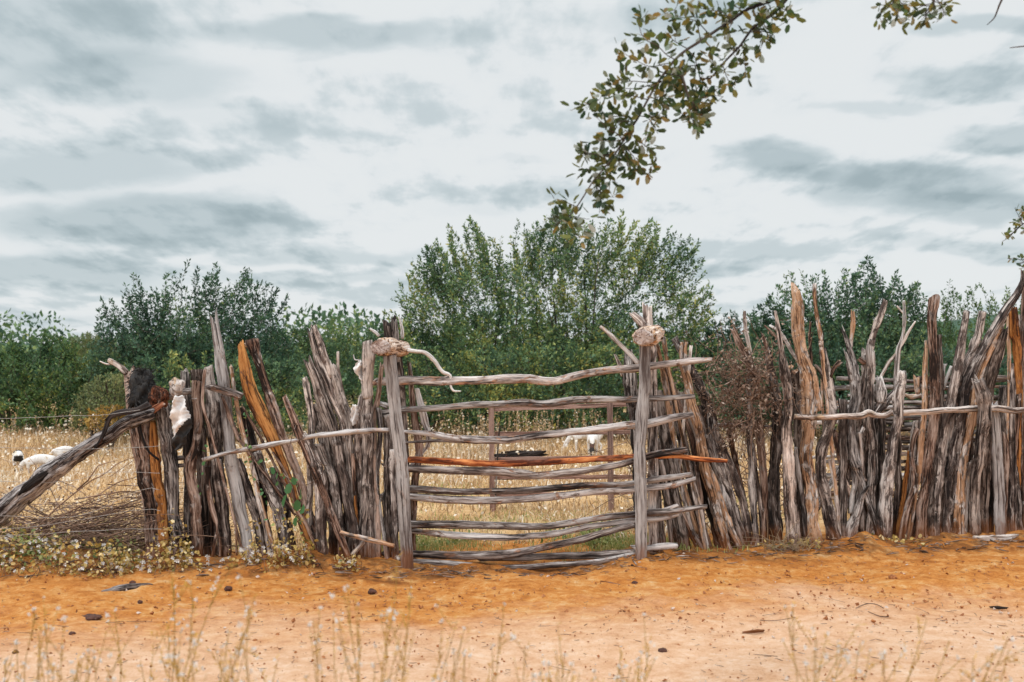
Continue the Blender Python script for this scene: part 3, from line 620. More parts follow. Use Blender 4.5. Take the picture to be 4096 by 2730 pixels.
rf = empty('palisade_fence', (2.6, 7.65, 0), 'dense palisade of tall, crooked bare poles right of the gate with one long pale rail', 'fence')
timber('''
post E grey 1.2 f | 160 370 44  165 470 70  180 620 84  195 760 60  205 900 50  215 1400 50
+ E pale 1.0 r | 0 235 18  40 268 22  80 305 24  130 355 28  170 395 26  220 450 24
+ E pale 1.2 rj | 92 408 14  112 455 22  130 520 26
pole F pale 0.5 r | 102 225 18  112 330 26  134 440 28  128 600 30
+ F grey -0.2 r | 128 590 32  132 800 34  138 980 38  150 1200 40  160 1400 40  162 1500 56
pole F grey 0.1 f | 150 940 18  175 1150 22  200 1350 28  210 1500 28
pole F brown 0.2 rj | 48 332 24  90 420 34  130 500 34  165 590 32  172 700 30
pole F brown 0.7 j | 202 352 12  222 410 22  245 470 24  250 560 22
pole F brown 0.5 f | 180 820 50  195 950 46  210 1150 40  215 1490 50
pole F dgrey 0.2 j | 235 475 44  255 590 54  278 700 52  278 880 60  262 1080 60  262 1300 66  272 1480 70
pole F grey -2.0 fL | 268 230 16  285 330 26  305 460 34  318 530 56  340 660 64  346 740 56  335 860 62  336 1000 66  348 1150 74  362 1440 80
pole F white 0.4 r | 240 302 14  295 335 20  330 385 22  360 440 20  392 490 20
+ F brown 0.4 r | 212 302 10  250 335 16  290 375 14
pole F dgrey 0.7 f | 378 545 58  390 640 60  398 760 60  400 1000 50  400 1440 60
stub F peel 0.0 r | 352 522 26  362 530 26
stub F peel 0.0 r | 378 546 28  388 554 28
pole F grey -0.2 f | 380 960 20  400 1100 24  425 1300 30  440 1440 30
pole F peel -0.2 s | 378 95 44  388 170 74  396 280 74  412 400 74  430 500 84  462 630 100  458 760 92  448 860 80  440 1000 76  454 1150 70  470 1300 74  478 1450 84
+ F peel -0.2 r | 470 600 40  500 680 36  515 760 26
pole F brown 0.4 rj | 460 292 12  458 400 18  468 500 16  470 560 12
pole F peel 0.2 f | 484 74 22  492 220 26  512 330 26  522 420 24  528 480 22
pole F mottle 0.0 j | 532 470 40  552 560 52  568 660 56  578 760 58  552 880 60  516 990 60  528 1140 66  562 1290 70  592 1480 72
+ F dgrey 0 r | 488 512 14  515 545 24  550 600 34
+ F brown 0 rj | 616 503 24  590 530 24  568 580 28
pole F peel 0.5 f | 524 590 12  527 700 14  530 790 14
pole F brown 0.3 f | 590 860 20  608 980 24  640 1110 28  668 1200 26  690 1330 30  700 1490 30
pole F pale 0.3 f | 562 1020 14  585 1120 18  605 1250 20  620 1490 24
pole F grey -0.1 j | 645 348 22  668 410 36  690 480 44  700 580 60  700 700 60  690 820 50  690 960 56  712 1060 60  738 1140 40
+ F grey -0.1 rj | 652 448 14  672 520 24  680 600 30
+ F pale -0.2 r | 728 880 20  738 980 24  742 1110 22  765 1142 10
+ F grey -0.1 r | 685 980 34  700 1120 32  690 1230 30  678 1320 34
pole F peel 0.5 rj | 690 238 22  692 300 24  682 380 20  678 430 16
pole F mottle 0.3 f | 870 165 30  845 240 34  812 320 36  792 400 36  778 480 34
pole F grey 0.0 j | 775 478 62  782 580 60  778 700 54  786 850 56  800 1000 60  796 1180 56  784 1480 70
+ F brown 0 r | 776 500 34  745 500 30  722 482 24
pole F grey -0.6 f | 780 1165 12  745 1220 30  715 1300 44  690 1380 60  660 1490 60
pole F white -0.6 f | 808 1325 24  802 1400 24  798 1430 20
pole F dgrey 0.6 f | 640 700 50  640 1000 50  630 1480 60
pole F dgrey 0.8 f | 840 800 60  830 1100 60  830 1480 60
pole F orange 0.7 r | 660 760 16  662 900 18  665 1100 18
pole G white 0.3 r | 282 215 13  282 320 18  272 410 18  250 480 26  244 600 30  236 740 32
+ G white 0.3 r | 244 240 8  262 262 11  281 280 12
+ G pale 0.3 r | 342 322 8  310 370 14  285 412 18  250 470 20
+ G pale 0.3 r | 262 470 16  205 535 18  168 600 18  130 680 20  80 790 22
pole G mottle -2.1 fL | 270 585 44  266 640 56  252 760 56  250 860 50  222 980 56  206 1100 62  192 1250 70  186 1460 74
pole G dgrey 0.4 f | 100 800 56  90 950 60  80 1150 60  85 1470 66
pole G dgrey 0.4 f | 30 820 40  40 1000 50  60 1200 50  50 1470 60
stump_root G grey 0.1 j | 160 640 40  165 690 70  160 740 60  130 790 36
pole G grey 0.2 rj | 225 690 26  180 750 40  140 800 34
pole G brown -0.1 s | 436 205 56  428 300 46  432 420 44  438 540 46  444 660 52  440 780 52  428 900 50  404 1080 54  378 1300 54  370 1460 60
pole G dgrey 0.3 f | 462 400 26  468 560 36  470 760 40  468 900 46
pole G peel 0.3 j | 396 442 18  392 560 28  392 700 30  386 800 32  372 920 34  358 1090 34  340 1200 34
pole G brown -0.3 f | 352 880 22  330 940 26  320 1040 26  334 1140 26  330 1200 26  298 1300 32  268 1465 36
pole G orange 0.4 f | 310 1000 24  290 1150 26  270 1300 30
pole G mottle 0.0 f | 608 265 36  592 370 40  576 460 48  560 560 52  538 660 54  520 780 46  492 880 44  470 1050 46  445 1350 42  440 1460 42
pole G grey 0.4 f | 692 268 42  676 360 46  650 450 46  612 520 46  580 600 40  560 700 40
+ G pale 0.4 r | 640 415 14  625 460 14
pole G mottle 0.0 f | 892 50 10  895 110 24  868 180 36  820 255 40  750 370 50  690 480 60  640 570 64  600 680 60  585 800 54
+ G mottle 0.1 r | 590 760 56  556 900 56  530 1050 56  505 1200 62  500 1460 66
pole G peel 0.1 f | 802 312 28  768 370 42  730 450 44  690 560 40  655 660 52  640 780 56  612 900 58  590 1020 56  575 1150 52  568 1300 56  565 1460 60
pole G dgrey -0.2 jp | 795 405 46  772 470 76  742 570 76  725 660 60  720 780 60
+ G grey -0.2 rj | 812 390 16  790 500 24  760 600 26
pole G grey -2.0 jL | 672 650 56  694 720 72  700 830 68  690 940 58  672 1060 56  655 1200 54  650 1450 50
pole G peel 0.3 j | 830 262 18  828 400 20  832 520 20  826 740 16
pole G orange 0.2 j | 856 262 42  864 380 46  876 500 44  882 640 38  880 780 34
pole G plank -0.7 pj | 752 780 44  766 900 50  772 1060 56  778 1240 58  786 1460 56
pole G brown 0.1 f | 884 700 30  874 850 30  860 1020 32  848 1200 30  836 1460 32
pole G mottle 0.2 f | 850 540 26  846 640 40  848 760 36  850 900 36
pole G brown -0.2 j | 806 918 26  818 990 32  816 1080 34  812 1200 30
pole G dgrey 0.3 f | 858 1080 34  872 1250 40  884 1460 44
pole G brown 0.1 f | 905 60 20  905 200 24  902 400 24  905 700 30  915 1100 44  912 1460 50
pole G grey 0.3 f | 880 290 20  892 330 34  915 420 40  930 700 44  940 1460 50
pole G dgrey 0.6 f | 470 800 50  450 1000 56  420 1460 60
pole G dgrey 0.5 f | 560 760 50  545 1000 56  520 1200 60  530 1460 60
pole G dgrey 0.7 f | 620 900 50  610 1200 60  610 1460 60
pole G dgrey 0.6 f | 730 820 50  735 1100 50  725 1460 50
pole G dgrey 0.7 f | 800 660 50  810 900 50  820 1460 60
pole G dgrey 0.7 f | 350 840 50  320 1200 56  310 1460 60
pole G dgrey 0.7 f | 250 900 30  250 1200 40  240 1460 50
pole G pale 0.0 f | 622 1060 20  612 1160 26  606 1280 24
pole G dgrey 0.1 f | 640 1050 24  625 1250 30  620 1460 40
pole G brown 0.2 f | 960 300 40  955 700 50  950 1460 60
pole G mottle 0.2 f | 1010 420 50  1000 800 55  990 1460 60
pole G dgrey 0.5 f | 1060 350 50  1050 800 55  1045 1460 60
rail F rail 0.6 r | 245 790 22  280 780 24  330 772 22
rail F pale -1.25 rw | 368 792 30  470 796 30  560 796 30  650 790 32  735 788 36  772 772 42  812 786 36  862 788 30  905 766 26
rail G pale -1.25 rw | 215 800 26  290 800 31  400 794 32  520 785 32  620 782 34  700 780 32  780 778 34  850 788 36  915 784 36  1100 780 36
rail E drail 0.4 r | 320 818 26  420 822 28  520 812 26  650 802 24  800 800 24  960 812 22  1040 790 20
''', rf, Y0)
timber('''
driftwood G peel 1.6 rj | 348 622 36  352 660 30  356 700 28
+ G pale 1.6 r | 284 698 10  320 715 24  372 705 26
driftwood G white 1.6 r | 494 542 26  486 600 20  484 650 20
driftwood G white 1.6 r | 528 556 14  505 620 18  486 675 18
''', rf, Y0)

# wall of stacked sticks inside, behind the right fence
pw = empty('stick_wall', (3.6, 9.3, 0), 'low wall of many thin horizontal sticks stacked behind the right palisade', 'stick wall')
r5 = np.random.default_rng(55)
for row in range(24):
    z = .03+row*.052
    for seg_i in range(4):
        x0 = 2.95+seg_i*.95+r5.uniform(-.25,.2); x1 = x0+r5.uniform(.9,1.5); rr = r5.uniform(.012,.024); Yc = 9.3+r5.uniform(-.08,.08)
        mb = MB(); za, zb = z+r5.normal()*.012, z+r5.normal()*.02
        log(mb, [[x0,Yc,za,rr],[(x0+x1)/2,Yc+r5.normal()*.02,(za+zb)/2+r5.normal()*.012,rr*1.05],[x1,Yc,zb,rr*.75]], seed=3000+row*10+seg_i, seg=8, ds=.06, rough=1)
        mb.build('stick', M[['rail','dgrey','grey','brown','drail'][r5.integers(5)]], pw)
for x in (3.25, 4.3, 5.4):
    for dy in (-.14,.14):
        mb = MB(); log(mb, [[x,9.3+dy,1.35,.035],[x+.03,9.3+dy,.7,.04],[x,9.3+dy,-.1,.04]], seed=int(x*100+dy*100)+3900, seg=14, ds=.05); mb.build('stake', M['dgrey'], pw)

# plank frame seen through the gate
def board(name, x0, y0, x1, y1, wpx, Y, parent, th=.03, seed=1):
    a = at(x0, y0, Y); b_ = at(x1, y1, Y); wd = wpx*Y/FPX/2; r = np.random.default_rng(seed)
    d = unit(b_-a); n = np.array([d[2],0,-d[0]]); k = 14; V = []; G = []
    for i in range(k+1):
        c = a+(b_-a)*i/k+n*r.normal()*.002
        for (s, q) in ((-1,-1),(1,-1),(1,1),(-1,1)): V.append(c+n*s*wd*(1+r.normal()*.02)+np.array([0,q*th/2,0])); G.append([s*wd+seed*3, q*th/2, i/k*np.linalg.norm(b_-a)])
    Q = [[i*4+j, i*4+(j+1)%4, i*4+4+(j+1)%4, i*4+4+j] for i in range(k) for j in range(4)]+[[0,3,2,1],[k*4,k*4+1,k*4+2,k*4+3]]
    mb = MB(); mb.add(V, Q, None, G); return mb.build(name, M['board'], parent, smooth=False)
bf = empty('plank_frame', (.55, 9.2, 0), 'sawn plank fence frame of two uprights and horizontal boards, seen through the gate', 'fence')
board('upright', 1965, 1630, 1970, 2075, 21, 9.24, bf, .06, 1); board('upright', 2440, 1605, 2445, 2075, 21, 9.24, bf, .06, 2)
board('board', 1978, 1637, 2560, 1618, 17, 9.30, bf, .025, 3); board('board', 1978, 1737, 2560, 1728, 17, 9.30, bf, .025, 4)
board('board', 1978, 1840, 2560, 1828, 17, 9.30, bf, .025, 5); board('board', 1978, 1910, 2560, 1908, 17, 9.30, bf, .025, 6); board('board', 1978, 1983, 2560, 1970, 14, 9.30, bf, .025, 7)
mb = MB(); log(mb, poly('S', 9.1, [1998,1700,6, 1992,1800,7, 1985,1920,7, 1980,2050,7, 1980,2080,7]), seed=77, seg=10); mb.build('stake', M['dgrey'], bf)

# ---- leaning log, draped hides, black branch at the left end
def single(name, label, cat, kind, c, Y, nums, seed, rough=1.0, asp=.9, top='flat', bot='flat', extra=(), group=None, seg=26):
    P = poly(c, Y, nums); mb = MB(); log(mb, P, seed=seed, rough=rough, asp=asp, top=top, bot=bot, seg=seg)
    for e in extra: log(mb, poly(c, Y, e), seed=seed+1, rough=rough, seg=16)
    o = mb.build(name, M[kind], None, loc=tuple(np.mean([p[:3] for p in P], axis=0)))
    return tag(o, label, cat, group)
ll = empty('leaning_log', (-2.9, 6.75, 0), 'long grey log propped diagonally on the thick left post, with a charred dark patch standing for a shaded hollow', 'log')
mb = MB()
log(mb, poly('A', 6.72, [880,590,60, 800,615,84, 700,655,84, 600,715,82, 500,785,88, 400,850,96, 250,960,116, 100,1080,128, 0,1170,132, -120,1280,136, -240,1400,140]), seed=401, seg=36, asp=.8)
mb.build('trunk', M['lgrey'], ll)
mb = MB(); log(mb, poly('A', 6.60, [262,930,18, 230,955,44, 180,990,52, 140,1025,40, 118,1050,12]), seed=402, seg=20, asp=.35, rough=2, top='jag', bot='jag'); mb.build('hollow_shade', M['burnt'], ll)  # charred dark lump on the surface, painted stand-in for the hole's shade
bl = single('charred_branch', 'thin black charred branch lying across the top of the leaning log', 'branch', 'burnt', 'A', 6.66,
    [850,540,40, 800,565,34, 740,580,30, 690,588,30, 640,605,30, 615,640,24, 598,690,24, 575,745,20, 540,790,14], 411, 1.3, extra=([640,600,20, 620,612,12, 600,628,6],))
single('bark_strap', 'dark curved bark strap hanging on the face of the thick split post', 'bark strap', 'burnt', 'A', 6.72, [790,560,14, 798,660,14, 818,740,14, 850,810,14, 905,856,16], 415, .6, seg=12)
# black matted hide and crumbling wood on the post top
def lump(name, label, cat, mat, c, cx, cy, rx, ry, Y, dep, seed, amp=.25, hair=0, parent=None):
    r = np.random.default_rng(seed); nu, nv = 40, 28; cx_, cy_, _ = cpt(c, cx, cy, 0); ctr = at(cx_, cy_, Y)
    ax = rx*CR[c][2]*Y/FPX; az = ry*CR[c][2]*Y/FPX
    u = np.linspace(0, 2*np.pi, nu, endpoint=False); v = np.linspace(.03, np.pi-.03, nv)
    U, Vv = np.meshgrid(u, v); D = np.stack([np.sin(Vv)*np.cos(U), np.sin(Vv)*np.sin(U), np.cos(Vv)], -1)
    k = np.zeros(U.shape)
    for f in (2,3.3,5.5,9,14): 
        w_ = r.normal(size=3)*f; w2 = r.normal(size=3)*f; k += np.sin(D@w_+r.uniform(0,7))*np.cos(D@w2+r.uniform(0,7))/f**.7
    P = D*(1+amp*k)[...,None]*np.array([ax, dep, az])+ctr
    mb = MB(); idx = np.arange(nu*nv).reshape(nv, nu); nx = np.roll(idx, -1, 1)
    capT = [[idx[0,0], idx[0,j], idx[0,j+1]] for j in range(1, nu-1)]+[[idx[-1,0], idx[-1,j+1], idx[-1,j]] for j in range(1, nu-1)]
    mb.add(P.reshape(-1,3), np.stack([idx[:-1], idx[1:], nx[1:], nx[:-1]], -1).reshape(-1,4), capT, (P-ctr).reshape(-1,3)+r.uniform(0,9,3))
    if hair:
        ii = r.integers(0, nu*nv, hair); pp = P.reshape(-1,3)[ii]; dd = D.reshape(-1,3)[ii]*.6+r.normal(size=(hair,3))*.5+np.array([0,0,-.7])
        leaves(mb, pp, dd, r.uniform(.03,.07,hair), .006, r)
    o = mb.build(name, mat, parent, loc=None if parent is not None else tuple(ctr))
    if parent is None: tag(o, label, cat)
    return o
lump('matted_hide', 'black matted hairy hide slumped on top of the thick left post', 'hide', M['furb'], 'A', 810, 470, 66, 118, 6.9, .09, 21, .34, 900)
lump('rotten_wood', 'crumbling red brown rotten wood chunk beside the black matted hide', 'rotten wood', M['crumb'], 'A', 905, 500, 50, 62, 6.80, .07, 22, .3)
single('wood_chip', 'flat red brown wood slab sticking out below the rotten chunk', 'wood slab', 'crumb', 'A', 6.72, [935,530,22, 890,560,40, 850,590,34, 822,612,12], 431, .8, .35)
def flat_hide(name, label, c, rows, Y, mats, split=None, seed=1):
    """curved, thick sheet hanging on the fence; rows of (y, x left, x right); the second material past split"""
    r = np.random.default_rng(seed); ctr = at(*cpt(c, (rows[0][1]+rows[0][2])/2, rows[len(rows)//2][0], 0)[:2], Y)
    RR = spline(np.array([[q[0], q[1], q[2]] for q in rows], float), 6); nr, nc = len(RR), 18
    u = np.linspace(0, 1, nc); A = np.zeros((nr, nc, 3))
    for i, (y, xl, xr) in enumerate(RR):
        xl += 3*math.sin(i*1.3+seed); xr += 3*math.sin(i*1.7+seed*2)
        for j in range(nc): A[i,j] = at(*cpt(c, xl+(xr-xl)*u[j], y+3*math.sin(j*.9+seed), 0)[:2], Y)-ctr
    ph = r.uniform(0, 6, 6)
    wv = .020*np.sin(u[None,:]*8+ph[0]+np.arange(nr)[:,None]*.22)+.012*np.sin(np.arange(nr)[:,None]*.5+ph[1]+u[None,:]*4)-.05*np.sin(u*np.pi)[None,:]
    F = A.copy(); F[...,1] += wv; B = A.copy(); B[...,1] += wv+.016*np.clip(np.sin(u*np.pi)[None,:]*3, .3, 1)
    mb = MB(); idx = np.arange(nr*nc).reshape(nr, nc); Q = np.stack([idx[:-1,:-1], idx[1:,:-1], idx[1:,1:], idx[:-1,1:]], -1).reshape(-1,4)
    k = nr*nc; ring = list(idx[0])+list(idx[1:,-1])+list(idx[-1,-2::-1])+list(idx[-2:0:-1,0]); sd = [[ring[i], ring[(i+1)%len(ring)], ring[(i+1)%len(ring)]+k, ring[i]+k] for i in range(len(ring))]
    V = np.vstack([F.reshape(-1,3), B.reshape(-1,3)])+ctr; Qs = np.vstack([Q, Q[:,::-1]+k, sd])
    mb.add(V, Qs); o = mb.build(name, mats, None, loc=tuple(ctr))
    if split:
        for p in o.data.polygons: p.material_index = 1 if split(p.center) else 0
    return tag(o, label, 'hide')
flat_hide('animal_hide', 'stiff white hide with a black lower flap hanging between the thick posts', 'A',
    [(490,992,1040),(540,978,1062),(600,976,1080),(640,978,1090),(690,982,1082),(740,984,1062),(775,990,1046),(796,1000,1030)], 6.70,
    [M['hide'], M['furb']], lambda c: c.z < (c.x-.058)*1.333+.062, 3)
lump('bark_chunk', 'pale knotty bark chunk above the white hide near the post tops', 'bark chunk', M['pale'], 'A', 1005, 440, 38, 52, 6.85, .05, 24, .3)
flat_hide('animal_hide', 'small crumpled white hide caught high on the tall post left of the gate', 'C', [(290,397,410),(312,374,420),(345,360,424),(372,380,426),(398,402,428),(425,415,430)], 7.02, [M['hide']], None, 5)
flat_hide('animal_hide', 'white hide scrap tucked upright between low posts left of the gate', 'C', [(540,356,386),(580,350,390),(620,345,388),(655,350,382)], 6.98, [M['hide']], None, 6)
single('bare_twig', 'short white forked twig poking out above the crumpled hide', 'twig', 'white', 'C', 7.05, [405,288,12, 385,288,12, 368,284,10, 360,256,6], 436, .8, seg=10)
gp = empty('leaning_pole', (-.9, 7.3, 0), 'dark post with a bleached white pole against it, just inside the left gate upright', 'pole')
timber('''
post C brown 3.4 j | 678 338 22  690 430 36  704 560 44  722 700 50  738 800 50  722 900 50  708 1050 44  700 1350 44
bleached_pole C white 3.2 p | 722 448 28  745 540 40  768 640 42  792 730 30  775 790 22  740 830 20
''', gp, GY)
single('short_log', 'short grey log end wedged behind the left gate upright, second bar from top', 'log', 'grey', 'C', 7.08, [500,535,30, 530,540,38, 560,552,36], 441)
single('fallen_log', 'dark hollow fallen log lying in dry grass behind the gate', 'log', 'burnt', 'S', 12.6, [1995,1832,26, 2040,1825,34, 2090,1824,36, 2130,1818,32, 2160,1812,22], 443, 1.0, top='jag', bot='jag', extra=([2005,1812,6, 2060,1806,7, 2110,1808,6],))  # solid log; the black shade of its hollow is put into the colour

# ------------------------------------------------------------------ wire
wf = empty('wire_fence', (-3.0, 6.7, 0), 'thin sagging wire strands running from the left edge to the thick post', 'wire fence')
for k, pts in enumerate(([-200,1672, 0,1674, 240,1666, 420,1660, 560,1640],[-200,1790, 0,1790, 280,1798, 560,1790, 640,1785],[-200,1925, 0,1926, 250,1928, 450,1890, 640,1893],
        [-200,2064, 0,2064, 300,2066, 570,1960, 640,1962],[-200,2100, 100,2110, 560,2040, 640,2045],[-200,2150, 100,2140, 560,2115, 650,2118])):
    mb = MB(); P = [list(at(pts[i], pts[i+1], 6.62+.02*(pts[i]<100)))+[.0016] for i in range(0, len(pts), 2)]
    tube(mb, P, 5, .03, 0, .002)
    if k == 0:
        S = spline(P, .14)
        for q in S[2:-2]:
            for j in range(2):
                d = rng.normal(size=3); d = unit(d)*.010; tube(mb, [list(q[:3]-d)+[.001], list(q[:3]+d)+[.001]], 4, .02)
    mb.build('wire', M['metal'], wf)

# ------------------------------------------------------------------ trees and shrubs
def shrub(name, label, Y, base, prof, ybot, depth, shoots, per, leaf, mats, tintc=(.35,.22), seed=1, group=None, stems=60, ln=(.35,.75), upb=.6, bare=0.0, gap=120, edge=.13):
    r = np.random.default_rng(seed); px = np.array(prof[0::2], float); py = np.array(prof[1::2], float)
    bx = np.array(base, float); b0 = at(bx.mean(), HOR, Y); root = empty(name, (b0[0], Y, 0), label, 'tree' if 'tree' in name else 'shrub', group)
    cr = MB(); sts = [MB() for _ in bx]; P, D, TT = [], [], []
    x0, x1 = px.min(), px.max(); xm = (x0+x1)/2; hw = (x1-x0)/2; stem_paths = []
    clump = r.normal(size=(40,3)); 
    shoots = int(shoots*1.55); stems = max(6, stems//2)
    for i in range(shoots):
        x = r.uniform(x0, x1); rel = (x-xm)/hw; ytop = np.interp(x, px, py)
        edge_ = r.random() < edge
        if edge_: y = ytop+r.uniform(0, 1)**1.4*gap*1.2
        else:
            f = r.uniform(0, 1)**.95; y = ytop+gap*r.uniform(.75,1.5)+(ybot-ytop-gap)*f
            if f < .35 and r.random() < .25+.35*abs(rel): continue
        f = (y-ytop)/(ybot-ytop)
        dy = r.normal()*depth*.45*math.sqrt(max(.05, 1-rel*rel))*(.35 if edge_ else 1)
        tip = at(x, y, Y+dy); kb = int(np.argmin(abs(bx-x))); st = sts[kb]; bb = at(bx[kb], HOR, Y); bb[2] = 0
        h = max(.3, tip[2]); bm_ = at(bx.mean(), HOR, Y); src = np.array([bb[0]*.3+bm_[0]*.7, Y, min(.5, h*.3)])
        d = unit(unit(tip-src)*(1-upb)+np.array([0,0,upb*(.45 if edge_ else 1)])+r.normal(size=3)*(.14 if edge_ else .42))
        if f > .6: d = unit(d+r.normal(size=3)*.7)
        L = r.uniform(*ln)*(1.35 if edge_ else .75); a = tip-d*L; mid = (a+tip)/2+r.normal(size=3)*.04*L
        if bare and r.random() < bare: nn = 0
        else: nn = int(per*r.uniform(.7,1.3)*L/.55*(.85 if edge_ else 1))
        t = r.beta(1.1,1.0, nn); pos = a+(tip-a)*t[:,None]+4*(t*(1-t))[:,None]*(mid-(a+tip)/2)
        side = unit(r.normal(size=(nn,3))); spread = ((1.05-t)*(.045 if edge_ else .17)*L+.012)
        pos = pos+side*spread[:,None]*r.uniform(.2,1.2,nn)[:,None]
        P.append(pos); D.append(unit(d[None]*.8+side*.9+r.normal(size=(nn,3))*.2))
        cl = .9*math.sin(tip[0]*2.3+seed)*math.cos(tip[2]*2.9+seed*2)+.7*math.sin(tip[0]*5.1+tip[2]*4.3+tip[1]*3)
        TT.append(np.clip(tintc[0]+tintc[1]*(cl*.7+r.normal(size=nn)*.7+.25*r.normal()), 0, 1))
        tw = .0035
        tube(cr, [list(a)+[tw], list(mid)+[tw*.8], list(tip)+[tw*.4]], 3, .3, 1)
        if i % max(1, shoots//stems) == 0: stem_paths.append((bb, src, a, st))
    for bb, src, a, st in stem_paths:
        q = bb+(a-bb)*.45+np.array([0,0,.12])*(a[2]); q[0] = bb[0]+(a[0]-bb[0])*.38; q[1] = bb[1]+(a[1]-bb[1])*.4
        rr = r.uniform(.010,.024)
        tube(st, [list(bb-[0,0,.1])+[rr*1.3], list(q)+[rr], list(a)+[rr*.35]], 6, .15, 0, .012, r)
    P = np.vstack(P); D = np.vstack(D); TT = np.concatenate(TT); n = len(P)
    ll_ = leaf*r.uniform(.55,1.4,n)
    leaves(cr, P, D, ll_, ll_*.44, r, TT)
    cr.build('crown', [mats, M['stem']], root)
    for st in sts:
        if st.n: st.build('trunk', M['stem'], root)
    return root
TG = 'shrubby trees behind the dry grass field'
shrub('shrub_tree', 'dark fan shaped shrubby tree with upright spiky shoots, behind the left palisade', 17.5, [660,720,780,820],
  [350,1290,380,1190,480,1180,530,1090,600,1160,690,1055,760,1040,820,1110,860,1055,930,1080,1000,1070,1060,1130,1110,1120,1160,1190,1130,1290,1180,1380], 1560, 1.0, 700, 54, .062, M['leaf_dark'], (.38,.25), 11, TG, 60, (.35,.8), .36)
shrub('shrub_tree', 'broad green tree filling the middle behind the gate, tallest crown in the picture', 18.5, [1950,2050,2150,2250,2350],
  [1500,1290,1550,1225,1600,1090,1640,1060,1690,995,1740,970,1790,890,1830,930,1880,865,1940,945,2000,940,2050,905,2075,880,2110,900,2140,870,2190,860,2250,795,2320,860,2400,880,2450,860,2510,825,2560,890,2620,880,2690,910,2740,930,2800,955,2815,1030,2840,1120,2860,1200,2890,1270], 1650, 1.5, 1500, 52, .064, M['leaf_mid'], (.50,.30), 12, TG, 150, (.4,.9), .34)
shrub('shrub_tree', 'dense dark green tree rising behind the tall poles of the right palisade', 16.5, [3250,3400,3550],
  [2990,1290,3050,1190,3120,1110,3180,1070,3240,1110,3290,1080,3330,1140,3370,1060,3410,1110,3470,1000,3520,1090,3580,1075,3640,1150,3690,1120,3720,1230,3780,1300], 1640, 1.1, 850, 56, .062, M['leaf_dark'], (.48,.25), 13, TG, 70, (.35,.75), .42)
shrub('shrub_tree', 'paler loose shrub with slim upright shoots at the far right behind the poles', 20, [3850,4000,4200],
  [3660,1250,3720,1180,3800,1110,3860,1150,3930,1120,3990,1180,4040,1110,4100,1150,4200,1100,4300,1150,4400,1250], 1660, 1.0, 560, 44, .060, M['leaf_yel'], (.34,.25), 14, TG, 50, (.45,.9), .7)
shrub('shrub_tree', 'yellow tinged leafy bush at the left edge behind the grazing animals', 18, [60,200,330],
  [-250,1350,-120,1330,0,1400,50,1340,110,1400,190,1310,230,1330,290,1370,350,1400,400,1440,450,1500], 1690, 1.1, 700, 52, .064, M['leaf_yel'], (.36,.30), 15, TG, 40, (.3,.6), .45, gap=45)
shrub('shrub_tree', 'mid green bushes between the fan shaped tree and the central tree', 20, [1150,1300,1450],
  [1050,1320,1120,1290,1190,1300,1250,1280,1290,1330,1330,1270,1400,1300,1480,1290,1540,1300,1600,1330,1650,1340], 1680, 1.1, 620, 52, .060, M['leaf_mid'], (.36,.25), 16, TG, 40, (.3,.6), .55, gap=45)
shrub('shrub_tree', 'small dark bush in the gap between the central tree and right palisade', 19, [2900,2980],
  [2820,1300,2880,1260,2940,1240,2990,1270,3020,1230,3060,1260,3100,1300], 1660, .8, 330, 52, .060, M['leaf_dark'], (.42,.25), 17, TG, 24, (.3,.6), .55, gap=45)
shrub('shrub_tree', 'smoother olive green crown behind and left of the fan shaped tree', 23, [330,420],
  [230,1380,290,1345,350,1330,420,1350,480,1370,540,1420], 1660, .9, 330, 60, .055, M['leaf_pale'], (.3,.3), 18, TG, 16, (.2,.4), .3, gap=15)
shrub('low_shrub', 'low pale olive bush at the edge of the dry grass, left of the black hide', 15.5, [380,450],
  [290,1590,350,1530,430,1490,500,1500,560,1540,600,1600], 1690, .6, 240, 52, .045, M['leaf_pale'], (.35,.3), 19, None, 16, (.15,.3), .3, gap=8)
shrub('low_shrub', 'small ochre orange bush just behind the leaning log top', 14.2, [440],
  [340,1650,380,1630,430,1620,480,1625,520,1650,560,1670], 1710, .4, 90, 44, .045, M['leaf_or'], (.45,.3), 20, None, 8, (.1,.22), .3, gap=5)
shrub('low_shrub', 'green undergrowth bush below the fan shaped tree behind left palisade', 16, [600,800,1000],
  [420,1500,520,1440,640,1400,760,1420,880,1400,1000,1430,1120,1420,1240,1450], 1700, .8, 480, 56, .058, M['leaf_mid'], (.40,.30), 26, None, 16, (.25,.45), .4, gap=25)
shrub('low_shrub', 'dark undergrowth in front of the central tree, seen above the third bar', 16.8, [1700,2000,2300,2500],
  [1480,1450,1650,1380,1850,1400,2050,1360,2250,1390,2450,1370,2650,1400,2800,1460], 1700, .9, 800, 56, .060, M['leaf_mid'], (.46,.34), 27, None, 30, (.25,.5), .4, gap=25)
shrub('low_shrub', 'dark undergrowth behind the right palisade poles below the tree line', 15.5, [3000,3300,3600,3900],
  [2800,1450,3000,1400,3250,1370,3500,1400,3750,1380,4000,1420,4250,1400], 1690, .8, 700, 56, .058, M['leaf_dark'], (.42,.25), 28, None, 24, (.25,.5), .4, gap=25)
# far wood, reading as one mass
r6 = np.random.default_rng(66); mb = MB(); n = 26000
xx = r6.uniform(-24, 26, n); yy = r6.uniform(27, 36, n); top = 2.0+.7*vnoise(xx, xx*0, .35, 41)+.35*vnoise(xx, xx*0, 1.3, 42); zz = top*r6.uniform(0,1,n)**.7
leaves(mb, np.stack([xx,yy,zz],-1), r6.normal(size=(n,3))+[0,0,.6], r6.uniform(.15,.28,n), r6.uniform(.08,.15,n), r6, np.clip(.3+.25*r6.normal(size=n),0,1))
tag(mb.build('distant_wood', M['leaf_mid']), 'low band of distant woodland behind the shrubs', 'woodland', kind='stuff')

